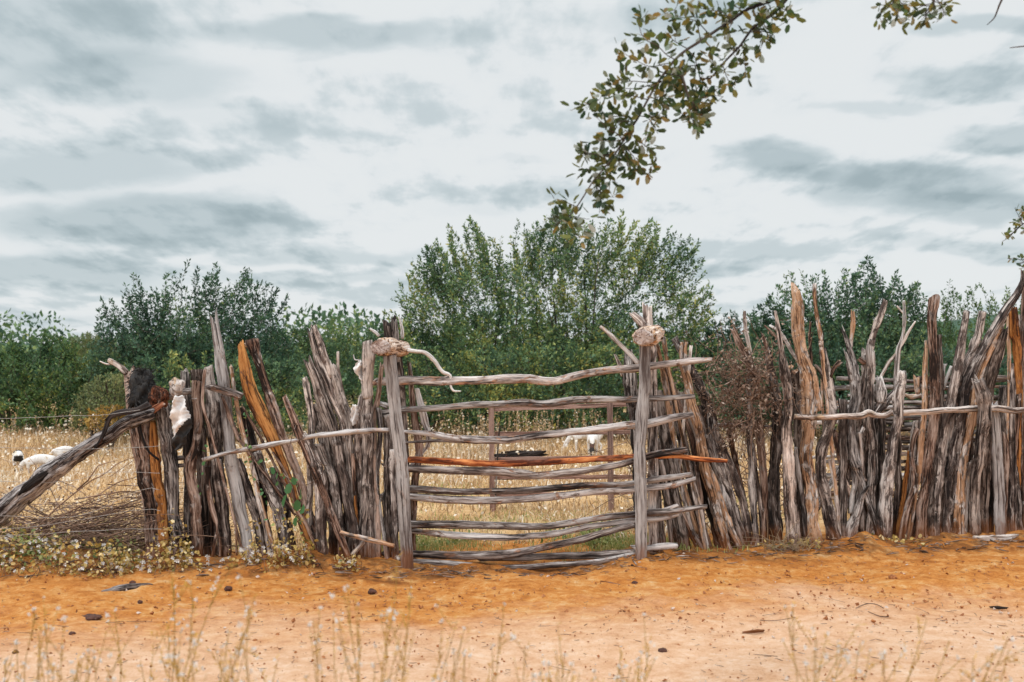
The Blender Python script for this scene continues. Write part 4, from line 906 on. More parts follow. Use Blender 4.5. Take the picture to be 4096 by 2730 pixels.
# ------------------------------------------------------------------ dry grass inside
def blades(mb, X, Y, Hh, Wd, r, tint, lean=.5):
    n = len(X); a = r.uniform(0, 6.28, n); ln = np.abs(r.normal(size=n))*lean
    z0 = ground_h(X, Y)-.01
    dx, dy = np.cos(a)*ln, np.sin(a)*ln; sx_, sy_ = -np.sin(a+r.normal(size=n)*.8)*Wd/2, np.cos(a)*Wd/2*.4
    sx_ = np.where(np.abs(sx_) < Wd*.2, Wd*.3, sx_)
    p0 = np.stack([X, Y, z0], -1); p1 = p0+np.stack([dx*Hh*.35, dy*Hh*.35, Hh*.6], -1); p2 = p0+np.stack([dx*Hh, dy*Hh, Hh*np.maximum(.35, 1-ln*.5)], -1)
    s = np.stack([sx_, sy_, np.zeros(n)], -1)
    V = np.stack([p0-s, p0+s, p1+s*.8, p1-s*.8, p2], 1).reshape(-1,3); b = np.arange(n)[:,None]*5
    G = np.repeat(np.stack([tint, r.uniform(0,1,n), np.zeros(n)], -1), 5, 0)
    mb.add(V, b+np.array([[0,1,2,3]]), b+np.array([[3,2,4]]), G)
r7 = np.random.default_rng(77); mb = MB(); n = 155000
yy = 7.5+(21.5-7.5)*r7.uniform(0,1,n)**1.1; xx = r7.uniform(-.75,.75,n)*yy
keep = yy > np.interp(xx, [-4,-.8,.8,2,4,6], [7.5,7.6,7.6,8.2,9.6,10]); xx, yy = xx[keep], yy[keep]
dn_ = vnoise(xx, yy, .7, 71)+.5*vnoise(xx, yy, 2.1, 72); k2 = r7.uniform(-1.3,1.3,len(xx)) < dn_+.55; xx, yy, dn_ = xx[k2], yy[k2], dn_[k2]
hh = (.03+.13*r7.uniform(0,1,len(xx))**1.6)*(1+.4*dn_)*np.interp(yy, [7.5,10,14,21], [.55,.9,1.3,1.8])
blades(mb, xx, yy, np.maximum(.03, hh), .006+.0006*yy, r7, np.clip(.5+.25*dn_+.28*r7.normal(size=len(xx)), 0, 1), 1.1)
n = 5000; fy = r7.uniform(8.5, 21, n); fx = r7.uniform(-.6,.6,n)*fy
pp = np.stack([fx, fy, r7.uniform(.05,.28,n)], -1); leaves(mb, pp, r7.normal(size=(n,3)), .022+.002*fy, .016+.0015*fy, r7, np.full(n, .97), up=.5)
tag(mb.build('dry_grass', M['straw']), 'dry straw coloured grass covering the field behind the fence', 'grass', kind='stuff')
mb = MB()
for (cx, cy, sx_, sy_, n) in ((-.75,7.55,.28,.18,1800),(.95,7.55,.32,.2,3000),(.3,8.6,.9,.3,1600),(-1.0,10.5,.5,.6,900),(-2.9,7.3,.5,.15,1500),(2.3,9.8,.6,.4,800)):
    X = r7.normal(size=n)*sx_+cx; Yb = r7.normal(size=n)*sy_+cy; k = Yb > 7.2; X, Yb = X[k], Yb[k]
    blades(mb, X, Yb, .02+.07*r7.uniform(0,1,len(X)), .006, r7, r7.uniform(0,1,len(X)), .6)
tag(mb.build('green_grass', M['grassg']), 'patches of short green grass growing at the foot of the gate', 'grass', kind='stuff')
# tall dry weeds at the back of the field, pale seed heads
mb = MB(); n0 = 420
for i in range(n0):
    y = r7.uniform(12, 16.5); x = r7.uniform(-.55,.55)*y
    if r7.random() < .45: x = r7.normal()*1.0+.6; y = r7.uniform(13,16)
    if y < 14.9 and abs(x-.08*y) < .55: continue
    h = r7.uniform(.25,.75); b = np.array([x,y,0]); tp_ = b+[r7.normal()*.08, r7.normal()*.08, h]
    tube(mb, [list(b)+[.004], list((b+tp_)/2+r7.normal(size=3)*.01)+[.003], list(tp_)+[.002]], 3, .2)
    k = 16; t = r7.uniform(.25,1,k); leaves(mb, b+(tp_-b)*t[:,None], r7.normal(size=(k,3))+[0,0,.8], r7.uniform(.02,.045,k), .02, r7, np.clip(.6+.3*r7.normal(size=k),0,1))
tag(mb.build('dry_weeds', M['straw']), 'tall dry weeds with pale seed heads along the back of the field', 'weeds', kind='stuff')

# ------------------------------------------------------------------ brush heap at left, dead bush by the right palisade
r8 = np.random.default_rng(88)
mb = MB()
for i in range(520):
    cx = r8.normal()*190+300; Yb = r8.uniform(6.95, 7.7); p = at(cx, 2000, Yb); base = np.array([p[0], Yb, abs(r8.normal())*.16*max(.2, 1-abs(cx-330)/700)+.02])
    L = r8.uniform(.25,.9); a = r8.normal()*.32+(0 if r8.random()<.6 else math.pi); d = np.array([math.cos(a), r8.normal()*.35, math.sin(a)*.7+.12]); m_ = base+d*L*.5+[0,0,r8.normal()*.04+.03]
    e = base+d*L; e[2] = max(.01, e[2]); rr = r8.uniform(.0015,.0042); tube(mb, [list(base)+[rr], list(m_)+[rr*.8], list(e)+[rr*.4]], 5, .08, 0, .008, r8)
for q in ([100,2150,430,1960,620,1870],[150,2110,400,1900,560,1820],[300,2000,480,1968,640,1985],[200,2140,330,2105,600,2050],[0,2120,200,2080,330,2060],[300,1960,400,1880,470,1845],[330,2040,460,2035,620,2000]):
    P = [list(at(q[i], q[i+1], 7.0))+[.006-.002*(i/2)] for i in range(0, 6, 2)]; tube(mb, P, 6, .05, 0, .01, r8)
tag(mb.build('brush_pile', M['twig']), 'heap of dry thorny branches lying under the leaning log', 'brush pile', kind='stuff')
mb = MB(); n = 1500; cx = r8.uniform(-60, 660, n); Yb = r8.uniform(6.9,7.6,n)
pp = np.array([at(c, 2000, y) for c, y in zip(cx, Yb)]); pp[:,2] = r8.uniform(.0,1,n)**1.4*.5
leaves(mb, pp, r8.normal(size=(n,3)), r8.uniform(.015,.035,n), r8.uniform(.01,.02,n), r8, np.clip(.55+.3*r8.normal(size=n),0,1))
tag(mb.build('leaf_litter', M['leaf_dead']), 'scattered dry leaves caught in the brush pile at left', 'leaves', kind='stuff')

db = empty('dead_bush', tuple(at(2960, 1500, 7.45)*[1,1,0]+[0,0,0]), 'dead bush of brown curled leaves and tangled twigs stuck in the right palisade', 'bush')
bt, bl_ = MB(), MB()
ctr = at(2960, 1560, 7.42)
for i in range(290):
    th = r8.uniform(0, 6.28); d = unit(np.array([math.cos(th)*1.0, r8.normal()*.45-.1, math.sin(th)*1.0])); 
    s0 = ctr+r8.normal(size=3)*[.15,.07,.16]+[.02,0,-.0]; L = r8.uniform(.08,.30)*(1.5 if r8.random()<.12 else 1); e = s0+d*L*np.array([1,.6,1.15])
    tube(bt, [list(s0)+[.003], list((s0+e)/2+r8.normal(size=3)*.03)+[.0022], list(e)+[.001]], 4, .04, 0, .006, r8)
    k = int(r8.uniform(2,15)); t = r8.uniform(.3,1,k); pos = s0+(e-s0)*t[:,None]+r8.normal(size=(k,3))*.018
    leaves(bl_, pos, r8.normal(size=(k,3)), r8.uniform(.016,.040,k), r8.uniform(.008,.019,k), r8, np.clip(.5+.3*r8.normal(size=k),0,1), fold=.6)
for i in range(60):
    s0 = at(r8.uniform(2880,3080), r8.uniform(1640,1700), 7.45); e = s0+[r8.normal()*.12, r8.normal()*.08, -r8.uniform(.05,.3)]
    tube(bt, [list(s0)+[.0025], list((s0+e)/2+r8.normal(size=3)*.03)+[.002], list(e)+[.001]], 4, .04, 0, .006, r8)
bt.build('twigs', M['twig'], db); bl_.build('leaves', M['leaf_dead'], db)
mb = MB()
for i in range(260):
    s0 = at(r8.uniform(2500,3120), 1900, r8.uniform(8.0,8.5)); s0[2] = r8.uniform(0,.75); e = s0+[r8.normal()*.22, r8.normal()*.08, r8.normal()*.18]
    tube(mb, [list(s0)+[.004], list((s0+e)/2+r8.normal(size=3)*.04)+[.003], list(e)+[.001]], 4, .06, 0, .01, r8)
tag(mb.build('bramble', M['twig']), 'tangle of dry thorny twigs on the ground behind the leaning pole stack', 'brambles', kind='stuff')

# ------------------------------------------------------------------ flowering ground cover, creeper
def cover(name, label, spots, mat, flowers, seed, lsz=(.014,.034), stems=True):
    r = np.random.default_rng(seed); mb = MB()
    for (x0, x1, Ya, Yb, hmax, n) in spots:
        px = r.uniform(x0, x1, n); Yv = r.uniform(Ya, Yb, n); X = (px-W0/2)/FPX*Yv
        k = vnoise(X*3, Yv*3, 1.2, seed)*.5+.6; z = ground_h(X, Yv)+r.uniform(.02,1,n)**1.5*hmax*1.5*np.clip(k, .15, 1.1)
        kk = (vnoise(X, Yv*2, 3.1, seed+5)+.6*vnoise(X, Yv, 9, seed+6)) > -.22; X, Yv, z, px = X[kk], Yv[kk], z[kk], px[kk]; n = len(X)
        P = np.stack([X, Yv, z], -1); L = r.uniform(*lsz, n)
        leaves(mb, P, r.normal(size=(n,3))+[0,-.5,.3], L, L*.8, r, np.clip(.5+.28*r.normal(size=n),0,1), round_=True, up=.35)
        if stems:
            for i in range(0, n, 9):
                q = P[i]; b0 = np.array([q[0]+r.normal()*.05, q[1]+r.normal()*.05, -.01]); tube(mb, [list(b0)+[.0022], list((b0+q)/2+r.normal(size=3)*.02)+[.0018], list(q)+[.001]], 4, .05, 1)
        nf = int(n*flowers)
        px = r.uniform(x0, x1, nf); Yv = r.uniform(Ya-.03, Yb, nf); X = (px-W0/2)/FPX*Yv; k = vnoise(X*3, Yv*3, 1.2, seed)*.5+.6
        z = ground_h(X, Yv)+r.uniform(.3,1.15,nf)*hmax*np.clip(k, .15, 1.1)
        for j in range(5):
            a = j*1.2566; P = np.stack([X, Yv-.01, z], -1); d = np.stack([np.full(nf, math.cos(a)), np.full(nf,-.35), np.full(nf, math.sin(a)*.7+.2)], -1)
            leaves(mb, P, d, .017, .014, r, r.uniform(0,1,nf), mi=2, up=.5)
    return tag(mb.build(name, [mat, M['twig'], M['petal']]), label, 'ground cover', kind='stuff')
cover('flowering_vine', 'yellowing low vine with small white flowers along the foot of the left palisade', 
    [(-200,520,6.5,6.95,.20,1700),(480,760,6.6,6.8,.20,420),(720,1260,6.62,6.84,.14,900),(830,1230,6.7,6.82,.30,300),(1340,1460,6.72,6.9,.10,110),(600,700,6.62,6.75,.36,120)], M['leaf_vine'], .075, 31)
cover('green_vine', 'greener leafy clump of vine at the bottom left edge', [(-250,230,6.62,7.0,.22,520),(200,560,6.8,7.1,.14,160)], M['leaf_grn'], .04, 32, (.02,.042))
cover('dry_ground_leaves', 'sparse yellow leaves and dry grass at the base of the right palisade', [(3020,3200,7.30,7.5,.10,50),(3180,3300,7.38,7.6,.08,60),(3300,3420,7.4,7.6,.12,26),(3340,3380,7.4,7.5,.35,22),(3430,3700,7.55,7.7,.04,60)], M['leaf_vine'], .0, 33, (.02,.045))
cover('green_weeds', 'leafy bright green weeds growing just inside the gate', [(2330,2500,7.4,8.0,.13,420),(2150,2400,7.6,8.3,.06,260),(1660,1900,7.4,8.0,.07,300)], M['leaf_grn'], 0, 36, (.018,.04))
mb = MB(); r9 = np.random.default_rng(99)
for i in range(60):
    p = at(r9.normal()*55+3140, 2190, r9.uniform(7.3,7.42)); p[2] = .02; e = p+[r9.normal()*.14, r9.normal()*.05, abs(r9.normal())*.09]; tube(mb, [list(p)+[.0022], list((p+e)/2+[0,0,.03])+[.002], list(e)+[.001]], 4, .04)
tag(mb.build('dry_grass_tuft', M['straw']), 'tuft of bent dry grass at the foot of the tan peeled pole', 'grass tuft')
cv = empty('creeper', tuple(at(1150, 1900, 6.75)*[1,1,0]), 'green heart leaved creeper climbing the orange split pole', 'creeper')
mbs, mbl = MB(), MB()
paths = ([1000,1780,1010,1900,1080,2000,1130,2100],[1060,1820,1110,1900,1150,1960,1190,2080,1230,2170],[985,1640,990,1760,1020,1840],[1120,1880,1180,1930,1200,2000],[815,1780,812,1900,800,1960])
for q in paths:
    P = [list(at(q[i], q[i+1], 6.74))+[.0028] for i in range(0, len(q), 2)]; mbs = MB(); tube(mbs, P, 5, .03, 0, .01, r9); mbs.build('stem', M['twig'], cv); S = spline(P, .035)[:,:3]
    S = S+r9.normal(size=S.shape)*.018; S[:,1] -= .02; L = r9.uniform(.018,.034,len(S)); leaves(mbl, S, r9.normal(size=S.shape)*.6+[0,-.2,-.7], L, L*.8, r9, r9.uniform(.1,1,len(S)), round_=True)
big = [(1160,1945,42),(1148,1990,50),(1205,1965,40),(1190,2010,44),(1215,2030,38),(1085,1880,30),(1110,1900,28),(1170,1920,32),(1185,2080,36)]
P = np.array([at(x, y-12, 6.70) for x, y, s in big]); L = np.array([s for _,_,s in big])*6.7/FPX*1.1
leaves(mbl, P, np.array([[r9.normal()*.3,-.1,-1] for _ in big]), L, L*.72, r9, np.full(len(big), .12), round_=True)
mbl.build('leaves', M['leaf_creep'], cv)
wv = MB(); r_ = r9
for q in ([1205,1755,1240,1790,1270,1850,1300,1860],[1150,1930,1200,1935,1250,1930,1290,1880,1240,1790],[1370,1750,1390,1790,1420,1830],[1150,1820,1180,1700]):
    tube(wv, [list(at(q[i], q[i+1], 6.72))+[.0022] for i in range(0, len(q), 2)], 4, .03, 0, .006, r9)
tag(wv.build('dry_tendril', M['twig']), 'thin dry tendrils looping over the left palisade rail', 'tendrils')

# ------------------------------------------------------------------ foreground flowering weeds
def weed(px, tips, Yw, seed, label, fl=1.0):
    Yw -= .4
    r = np.random.default_rng(seed); b = at(px, 2600, Yw); b[2] = 0
    root = empty('flowering_weed', (b[0], Yw, 0), label, 'weed', 'foreground weeds with white flowers'); s, lv = MB(), MB(); fl_ = []
    def bloom(p):
        f = MB(); blossoms(f, p, r); fl_.append(f)
    tips = list(tips)+[(tx+r.normal()*45, ty+abs(r.normal())*110+40) for tx, ty in tips if r.random() < .5]
    for (tx, ty) in tips:
        tp_ = at(tx, ty, Yw+r.normal()*.12); m_ = b*.45+tp_*.55+[(-(tp_[0]-b[0]))*.28+r.normal()*.02, 0, .03]
        P = [list(b+[0,0,0])+[.0022], list(m_)+[.0015], list(tp_)+[.0008]]; tube(s, P, 5, .04, 0, .006, r); S = spline(P, .012)[:,:3]
        S = S[len(S)//3:]; n = len(S)
        up_ = unit(np.gradient(S, axis=0))
        leaves(lv, S, up_*.9+r.normal(size=(n,3))*.6, r.uniform(.010,.024,n), .0026, r, r.uniform(0,1,n))
        for q in range(int(5*r.uniform(.4,1.6))):    # side shoots
            k = r.integers(n//3, n-2); e = S[k]+up_[k]*r.uniform(.03,.10)+r.normal(size=3)*.03; tube(s, [list(S[k])+[.0011], list(e)+[.0006]], 4, .03)
            tt = r.uniform(0,1,(9,1)); leaves(lv, S[k]+(e-S[k])*tt, up_[k][None]+r.normal(size=(9,3))*.6, .014, .003, r)
            if r.random() < .75: bloom(e)
        for q in range(int(5*fl*r.uniform(.4,1.5))): bloom(S[r.integers(n//3, n)]+r.normal(size=3)*.012)
        if r.random() < .6: bloom(tp_)
    s.build('stem', M['ochre'], root); lv.build('leaves', M['ochre'], root)
    for f in fl_[:95]: f.build('flower', M['petal'], root)
def blossoms(f, p, r, s=.0064):
    s *= r.uniform(.6,1.3); n = 9; leaves(f, np.repeat(p[None], n, 0)+r.normal(size=(n,3))*.0015, r.normal(size=(n,3)), s*r.uniform(.7,1.2), s*.7, r, r.uniform(0,1,n), up=.1)
weed(60, [(70,2570),(145,2460),(20,2650),(150,2540)], 3.0, 501, 'white flowered weed clump at the bottom left corner, on the sandy road')
weed(230, [(150,2600),(250,2590),(180,2500),(310,2620),(210,2660)], 2.8, 502, 'densely flowered weed clump second from the left edge', 1.6)
weed(400, [(460,2440),(350,2680),(440,2620),(300,2690)], 2.9, 503, 'weed clump with one bare feathery stalk left of the lone ground stick', 1.3)
weed(640, [(700,2350),(780,2400),(560,2660),(870,2310),(620,2580)], 3.0, 504, 'tall slanting weed rising in front of the split post base')
weed(800, [(1010,2395),(910,2530),(780,2560),(690,2620),(960,2600)], 2.7, 505, 'weed clump left of centre leaning to the right with many blossoms', 1.5)
weed(1010, [(990,2430),(870,2610),(1100,2640)], 2.9, 506, 'short weed clump between the two leaning left of centre clumps', 1.4)
weed(1330, [(1265,2480),(1280,2560)], 2.8, 507, 'thin single weed stalk left of the tall weed near the left gate upright')
weed(1500, [(1590,2230),(1560,2440),(1380,2360),(1640,2380),(1430,2550)], 2.7, 508, 'tallest weed, its stalk crossing the foot of the left gate upright')
weed(1680, [(1820,2480),(1770,2600)], 2.9, 509, 'sparse weed bending right below the middle of the gate', .6)
weed(1890, [(2010,2540),(1880,2620)], 2.8, 510, 'sparse weed at bottom centre below the gate bars', .7)
weed(2100, [(2110,2590),(2175,2650)], 2.8, 511, 'small weed at bottom centre, right of the sparse weed', .7)
weed(2290, [(2260,2620),(2300,2690)], 2.7, 512, 'very short weed beside the small bottom centre weed', .7)
weed(2480, [(2490,2600),(2600,2570),(2560,2640)], 2.8, 513, 'weed pair of stalks below the right gate upright')
weed(3140, [(3170,2510),(3250,2520),(3440,2500),(3300,2560),(3380,2590)], 2.8, 514, 'broad feathery weed clump right of centre, leftmost of the right hand clumps', 1.4)
weed(3500, [(3690,2480),(3480,2600),(3790,2590),(3620,2600),(3530,2620)], 2.7, 515, 'middle weed clump of the right hand group with one upright stalk', 1.4)
weed(3780, [(4020,2540),(3900,2620),(3950,2660)], 2.7, 516, 'rightmost feathery weed clump leaning right near the corner', 1.2)

# ------------------------------------------------------------------ overhanging branches
r10 = np.random.default_rng(1010)
def branch(label, c, Yb, main, twigs, seed, n_per=.020, lsz=(.020,.034), tintfun=None, wide=.036, mainr=.007):
    r = np.random.default_rng(seed); cvt = lambda q, r0, r1: [list(at(*cpt(c, q[i], q[i+1], 0)[:2], Yb))+[r0+(r1-r0)*i/max(1, len(q)-2)] for i in range(0, len(q), 2)]
    P = [cvt(q, mainr, .0022) for q in main]; root = empty('tree_branch', tuple(P[0][0][:3]), label, 'branch'); s, lf_ = MB(), MB()
    def leafy(S, dens=1.0):
        L = np.linalg.norm(S[-1]-S[0])+.02; n = int(L/n_per*dens*1.25)+2; t = r.uniform(.12,1.02,n); i = np.clip(t*(len(S)-1), 0, len(S)-1.01); k = i.astype(int)
        pos = S[k]+(S[np.minimum(k+1,len(S)-1)]-S[k])*(i-k)[:,None]; d = unit(S[-1]-S[0]); l = r.uniform(*lsz, n)*1.28
        side = r.normal(size=(n,3)); leaves(lf_, pos+unit(side)*wide*r.uniform(0,.8,n)[:,None], d*.7+unit(side), l, l*.58, r, np.clip(r.normal(size=n)*.33+.40,0,1), round_=True, fold=.2)
    for p in P:
        tube(s, p, 7, .03, 0, .004, r); leafy(spline(p, .03)[:,:3], .6)
    for q in twigs:
        p = cvt(q, .0022, .0009)
        dyy = r.normal()*.09
        for i, w_ in enumerate(p): w_[1] += dyy*i/len(p)
        tube(s, p, 5, .02, 0, .003, r)
        S = spline(p, .02)[:,:3]; leafy(S, 1.5)
        for k in range(2):
            j = r.integers(1, len(S)); e = S[j]+unit(r.normal(size=3)+[0,0,-.2])*r.uniform(.02,.06); tube(s, [list(S[j])+[.0012], list(e)+[.0007]], 4, .03); leafy(np.array([S[j], e]), .9)
    s.build('stem', M['stem'], root); lf_.build('leaves', M['leaf_near'], root); return root
branch('long leafy branch arching down from the top right over the central tree', 'K', 3.6,
  [[1900,-520,1640,-200,1470,-30,1250,70,1180,110,1050,200,930,290,850,360,760,470,690,570,630,680,560,790,480,940,390,1040,300,1180,235,1262],
   [1640,-200,1520,-40,1400,90,1290,170,1230,260,1130,360,1060,440,1010,450],[880,400,930,530,970,600]],
  [[1180,110,1100,60,1000,50],[1050,200,960,120,870,90,855,55],[930,290,860,230,800,170],[1000,240,960,130,950,40],[850,350,740,300,640,255,610,185],[850,350,690,400,500,320],[760,470,620,440,480,430],
   [760,470,640,500,500,480],[690,570,560,560,400,560],[420,575,370,600,330,620],[630,680,500,660,410,640],[640,660,720,680,790,660],[690,650,720,720,735,790],[560,790,450,740,385,720],[560,790,450,800,370,810],
   [600,760,690,830,760,890,720,950],[560,830,640,920,690,1000],[560,860,620,960,700,990],[520,880,400,880,305,870],[500,900,460,960,440,1010],[480,940,360,960,310,1000],[440,1010,480,1040,510,1070],[390,1050,450,1120,495,1140],
   [420,1010,430,1100,420,1220],[300,1180,230,1150,165,1140],[260,1230,210,1260,170,1280],[260,1240,290,1240,305,1245],[240,1260,260,1320,290,1380],[620,690,560,700,480,700],[700,560,760,560,790,540],[800,430,850,460,880,480],
   [930,290,980,330,985,380],[980,380,900,370,890,390],[1250,70,1230,30,1180,10],[1290,170,1350,190,1405,210],[1240,260,1260,310,1275,350],[1130,370,1150,420,1185,455],[1100,400,1050,340,1060,290],[1400,90,1430,110,1510,90],[1440,40,1500,60,1520,100],
   [1180,110,1160,170,1120,230],[1320,30,1340,90,1330,160],[1400,60,1380,20,1290,20],[970,600,1040,560,1110,575],[960,590,1000,640,1050,640],[970,600,930,650,910,660],[940,640,940,700,940,750],[990,620,1010,660,1000,700],
   [1010,450,1050,510,1090,510],[960,590,980,550,1040,540],[1000,440,990,500,940,480],[720,520,780,540,820,520],[760,470,830,440,870,450],[600,800,540,850,520,900],[1230,260,1180,280,1140,300],[1330,160,1370,210,1340,300]], 601)
branch('short leaf cluster dipping in from the top edge left of the bare twig', 'Q', 3.4, [[700,-500,620,-100,600,20],[700,-500,900,-300,1120,20,1095,110]],
  [[620,-60,560,60,470,90],[610,0,690,20,770,40],[640,0,720,80,740,150],[600,10,540,80,500,160],[600,0,600,100,610,190]], 602, .036, (.018,.032), mainr=.004)
branch('grey green leaf spray hanging from the top edge near the right corner', 'Q', 3.5, [[1240,-600,1160,-60,1110,60,1020,180]],
  [[1130,20,1200,60,1250,220],[1160,-20,1290,60,1330,180],[1110,60,1020,60,940,20],[1060,130,1000,230,990,370],[1050,150,1080,180,1090,200],[1110,40,1000,80,930,150]], 603, .045, (.018,.032), mainr=.004)
branch('small dark leaf tuft at the right edge above the tree line', 'S', 4.2, [[4400,760,4200,860,4120,880,4040,940]], [[4110,880,4080,850,4090,840],[4090,895,4060,880,4050,870],[4080,905,4060,940,4050,955],[4130,900,4090,920,4080,940]], 604, .022, (.012,.022), mainr=.003, wide=.01)
branch('lower dark leaf tuft at the right edge just above the pole tips', 'S', 4.2, [[4400,1000,4200,1030,4075,1060]], [[4130,1040,4090,1030,4080,1025],[4110,1050,4090,1070,4070,1075]], 605, .024, (.012,.022), mainr=.003, wide=.01)
for q, nm in (([2600,-900,12, 2200,-300,24, 2060,0,28, 1990,150,22, 1930,250,16, 1845,335,8], 'bare curved twig hanging from the top edge near the right corner'), ([3600,400,16, 2700,590,20, 2353,630,18, 2160,655,12], 'short bare twig poking in from the right edge of the sky')):
    mb = MB(); P = [list(at(*cpt('Q', q[i], q[i+1], 0)[:2], 3.5))+[q[i+2]*.2958/2*3.5/FPX] for i in range(0, len(q), 3)]; tube(mb, P, 7, .02, 0, .002, r10)
    tag(mb.build('bare_twig', M['stem'], None, loc=tuple(P[-1][:3])), nm, 'twig')

# ------------------------------------------------------------------ goats
def goat(label, loc, rot, graze=True, seed=1, colour=None, s=1.0):
    """nose towards +X. one skinned body mesh, coloured face by face"""
    V = []; E = []; Rr = []
    def v(x, y, z, a, b=None, p=None):
        V.append((x, y, z)); Rr.append((a, b or a)); i = len(V)-1
        if p is not None: E.append((p, i))
        return i
    hip = v(-.26,0,.50,.115,.125); b1 = v(-.10,0,.49,.135,.15,hip); b2 = v(.10,0,.48,.135,.155,b1); sh = v(.26,0,.50,.11,.13,b2)
    rump = v(-.36,0,.50,.075,.085,hip); tl = v(-.41,0,.52,.022,None,rump); v(-.45,0,.46,.014,None,tl)
    if graze: n1 = v(.38,0,.42,.07,.08,sh); n2 = v(.48,0,.28,.055,.06,n1); hd = v(.52,.0,.18,.055,.06,n2); mz = v(.58,0,.09,.036,.036,hd); v(.60,0,.05,.026,.026,mz)
    else: n1 = v(.38,0,.60,.07,.075,sh); n2 = v(.46,0,.72,.052,.055,n1); hd = v(.52,0,.78,.055,.06,n2); mz = v(.61,0,.74,.036,.036,hd); v(.65,0,.72,.026,.026,mz)
    hp = V[hd]
    for sgn in (1,-1):
        e = v(hp[0]-.02, sgn*.06, hp[2]+.03, .014, .010, hd); v(hp[0]-.01, sgn*.11, hp[2]-.02, .008, .012, e)
        h = v(hp[0]-.04, sgn*.03, hp[2]+.065, .016, None, hd); v(hp[0]-.10, sgn*.045, hp[2]+.12, .007, None, h)
        a = v(.26, sgn*.085, .36, .052, None, sh); k = v(.27, sgn*.085, .20, .030, None, a); f = v(.265, sgn*.085, .05, .021, None, k); v(.28, sgn*.085, .0, .024, None, f)
        a = v(-.24, sgn*.09, .36, .07, None, hip); k = v(-.19, sgn*.095, .30, .05, None, a); ho = v(-.33, sgn*.09, .20, .026, None, k); f = v(-.30, sgn*.09, .05, .020, None, ho); v(-.285, sgn*.09, .0, .024, None, f)
    me = bpy.data.meshes.new('goat'); me.from_pydata(V, E, []); o = bpy.data.objects.new('goat', me); C.objects.link(o)
    sk = o.modifiers.new('skin', 'SKIN'); 
    for i, (a, b) in enumerate(Rr): me.skin_vertices[0].data[i].radius = (a, b)
    me.skin_vertices[0].data[0].use_root = True
    o.modifiers.new('sub', 'SUBSURF').levels = 2; o.modifiers['sub'].render_levels = 2
    dg = bpy.context.evaluated_depsgraph_get(); m2 = bpy.data.meshes.new_from_object(o.evaluated_get(dg))
    o.modifiers.clear(); o.data = m2
    m2.materials.clear()
    for q in ('furw','furb','furbr'): m2.materials.append(M[q])
    for p in m2.polygons:
        p.use_smooth = True; c = p.center
        p.material_index = colour(c) if colour else 0
    o.location = loc; o.rotation_euler = (0,0,rot); o.scale = (s,s,s)
    return tag(o, label, 'goat', 'grazing goats')
def gp_(px, py, Y): p = at(px, py, Y); return (p[0], Y, -.02)
goat('white goat with a black saddle patch grazing farthest left in dry grass', gp_(72, 1850, 12.3), R(118), True, 1, lambda c: 1 if (abs(c.x+.02) < .16 and c.z > .50) or (c.x < -.3 and c.z<.5) or (c.x > .5) else 0, .46)
goat('plain white goat grazing with its head down, behind the leaning log', gp_(158, 1860, 11.9), R(200), True, 2, None, .44)
goat('white goat mostly hidden behind the leaning log, right of the other two', gp_(262, 1830, 12.8), R(60), True, 3, None, .46)
goat('white goat with a black face grazing towards the viewer behind the gate', tuple(np.array(gp_(2372, 1840, 14.0))+[0,0,.02]), R(-97), True, 4, lambda c: (1 if c.z < .27 else 2) if c.x > .40 and c.z < .36 else 0, .60)
goat('white goat standing side on behind the black faced goat and plank frame', gp_(2350, 1840, 14.6), R(176), True, 5, None, .62)

# ------------------------------------------------------------------ loose things on the earth
def gpt(px, py):   # point on the ground under a pixel
    Y = CAMZ*FPX/(py-HOR); return (px-W0/2)/FPX*Y, Y
def ground_stick(label, q, kind, seed, cat='stick', name='stick', asp=.8):
    P = []
    for i in range(0, len(q), 3):
        x, y = gpt(q[i], q[i+1]); rr = q[i+2]/2*y/FPX; P.append([x, y, gz(x, y)+rr*.7, rr])
    mb = MB(); log(mb, P, seed=seed, seg=14, ds=.015, rough=1.2, asp=asp, top='jag', bot='jag'); c = np.mean([p[:3] for p in P], axis=0)
    return tag(mb.build(name, M[kind], None, loc=tuple(c)), label, cat)
ground_stick('largest grey stick lying on the orange earth below the thick left post', [425,2375,14, 480,2368,26, 540,2356,24, 600,2346,12, 620,2352,8], 'lgrey', 701)
ground_stick('bleached broken log lying at the foot of the right palisade', [3905,2170,12, 3950,2172,24, 4000,2170,26, 4045,2166,20], 'pale', 702)
ground_stick('small grey stick on the orange earth below the gate middle', [2405,2325,5, 2440,2332,9, 2475,2338,7], 'grey', 703)
ground_stick('thin curved twig on the road right of centre', [3420,2450,3, 3460,2432,4, 3500,2430,4, 3530,2445,3], 'twig', 704, 'twig', 'twig')
ground_stick('thin bent twig just below the curved twig on the road', [3470,2462,3, 3520,2480,4, 3550,2480,4], 'twig', 705, 'twig', 'twig')
ground_stick('dark splintered bark piece on the road at the far right', [3960,2424,6, 3990,2430,14, 4020,2430,8], 'burnt', 706, 'bark', 'bark_piece')
ground_stick('brown bark piece with dark end in the middle of the road', [2975,2534,7, 3015,2533,13, 3050,2530,10], 'brown', 707, 'bark', 'bark_piece')
ground_stick('long thin twig lying across orange earth right of the gate', [2735,2362,3, 2800,2368,3, 2880,2368,3], 'twig', 708, 'twig', 'twig')
ground_stick('thin straight twig on the pale road left of centre', [720,2582,3, 780,2584,4, 840,2578,3], 'twig', 709, 'twig', 'twig')
ground_stick('pale twig angled from the earth at the right gate upright foot', [2600,2205,5, 2635,2228,5, 2668,2252,4], 'peel', 710, 'twig', 'twig')
ground_stick('white sliver of wood near the middle of the road', [2885,2468,4, 2915,2468,7, 2940,2467,4], 'white', 711, 'wood sliver', 'wood_sliver')
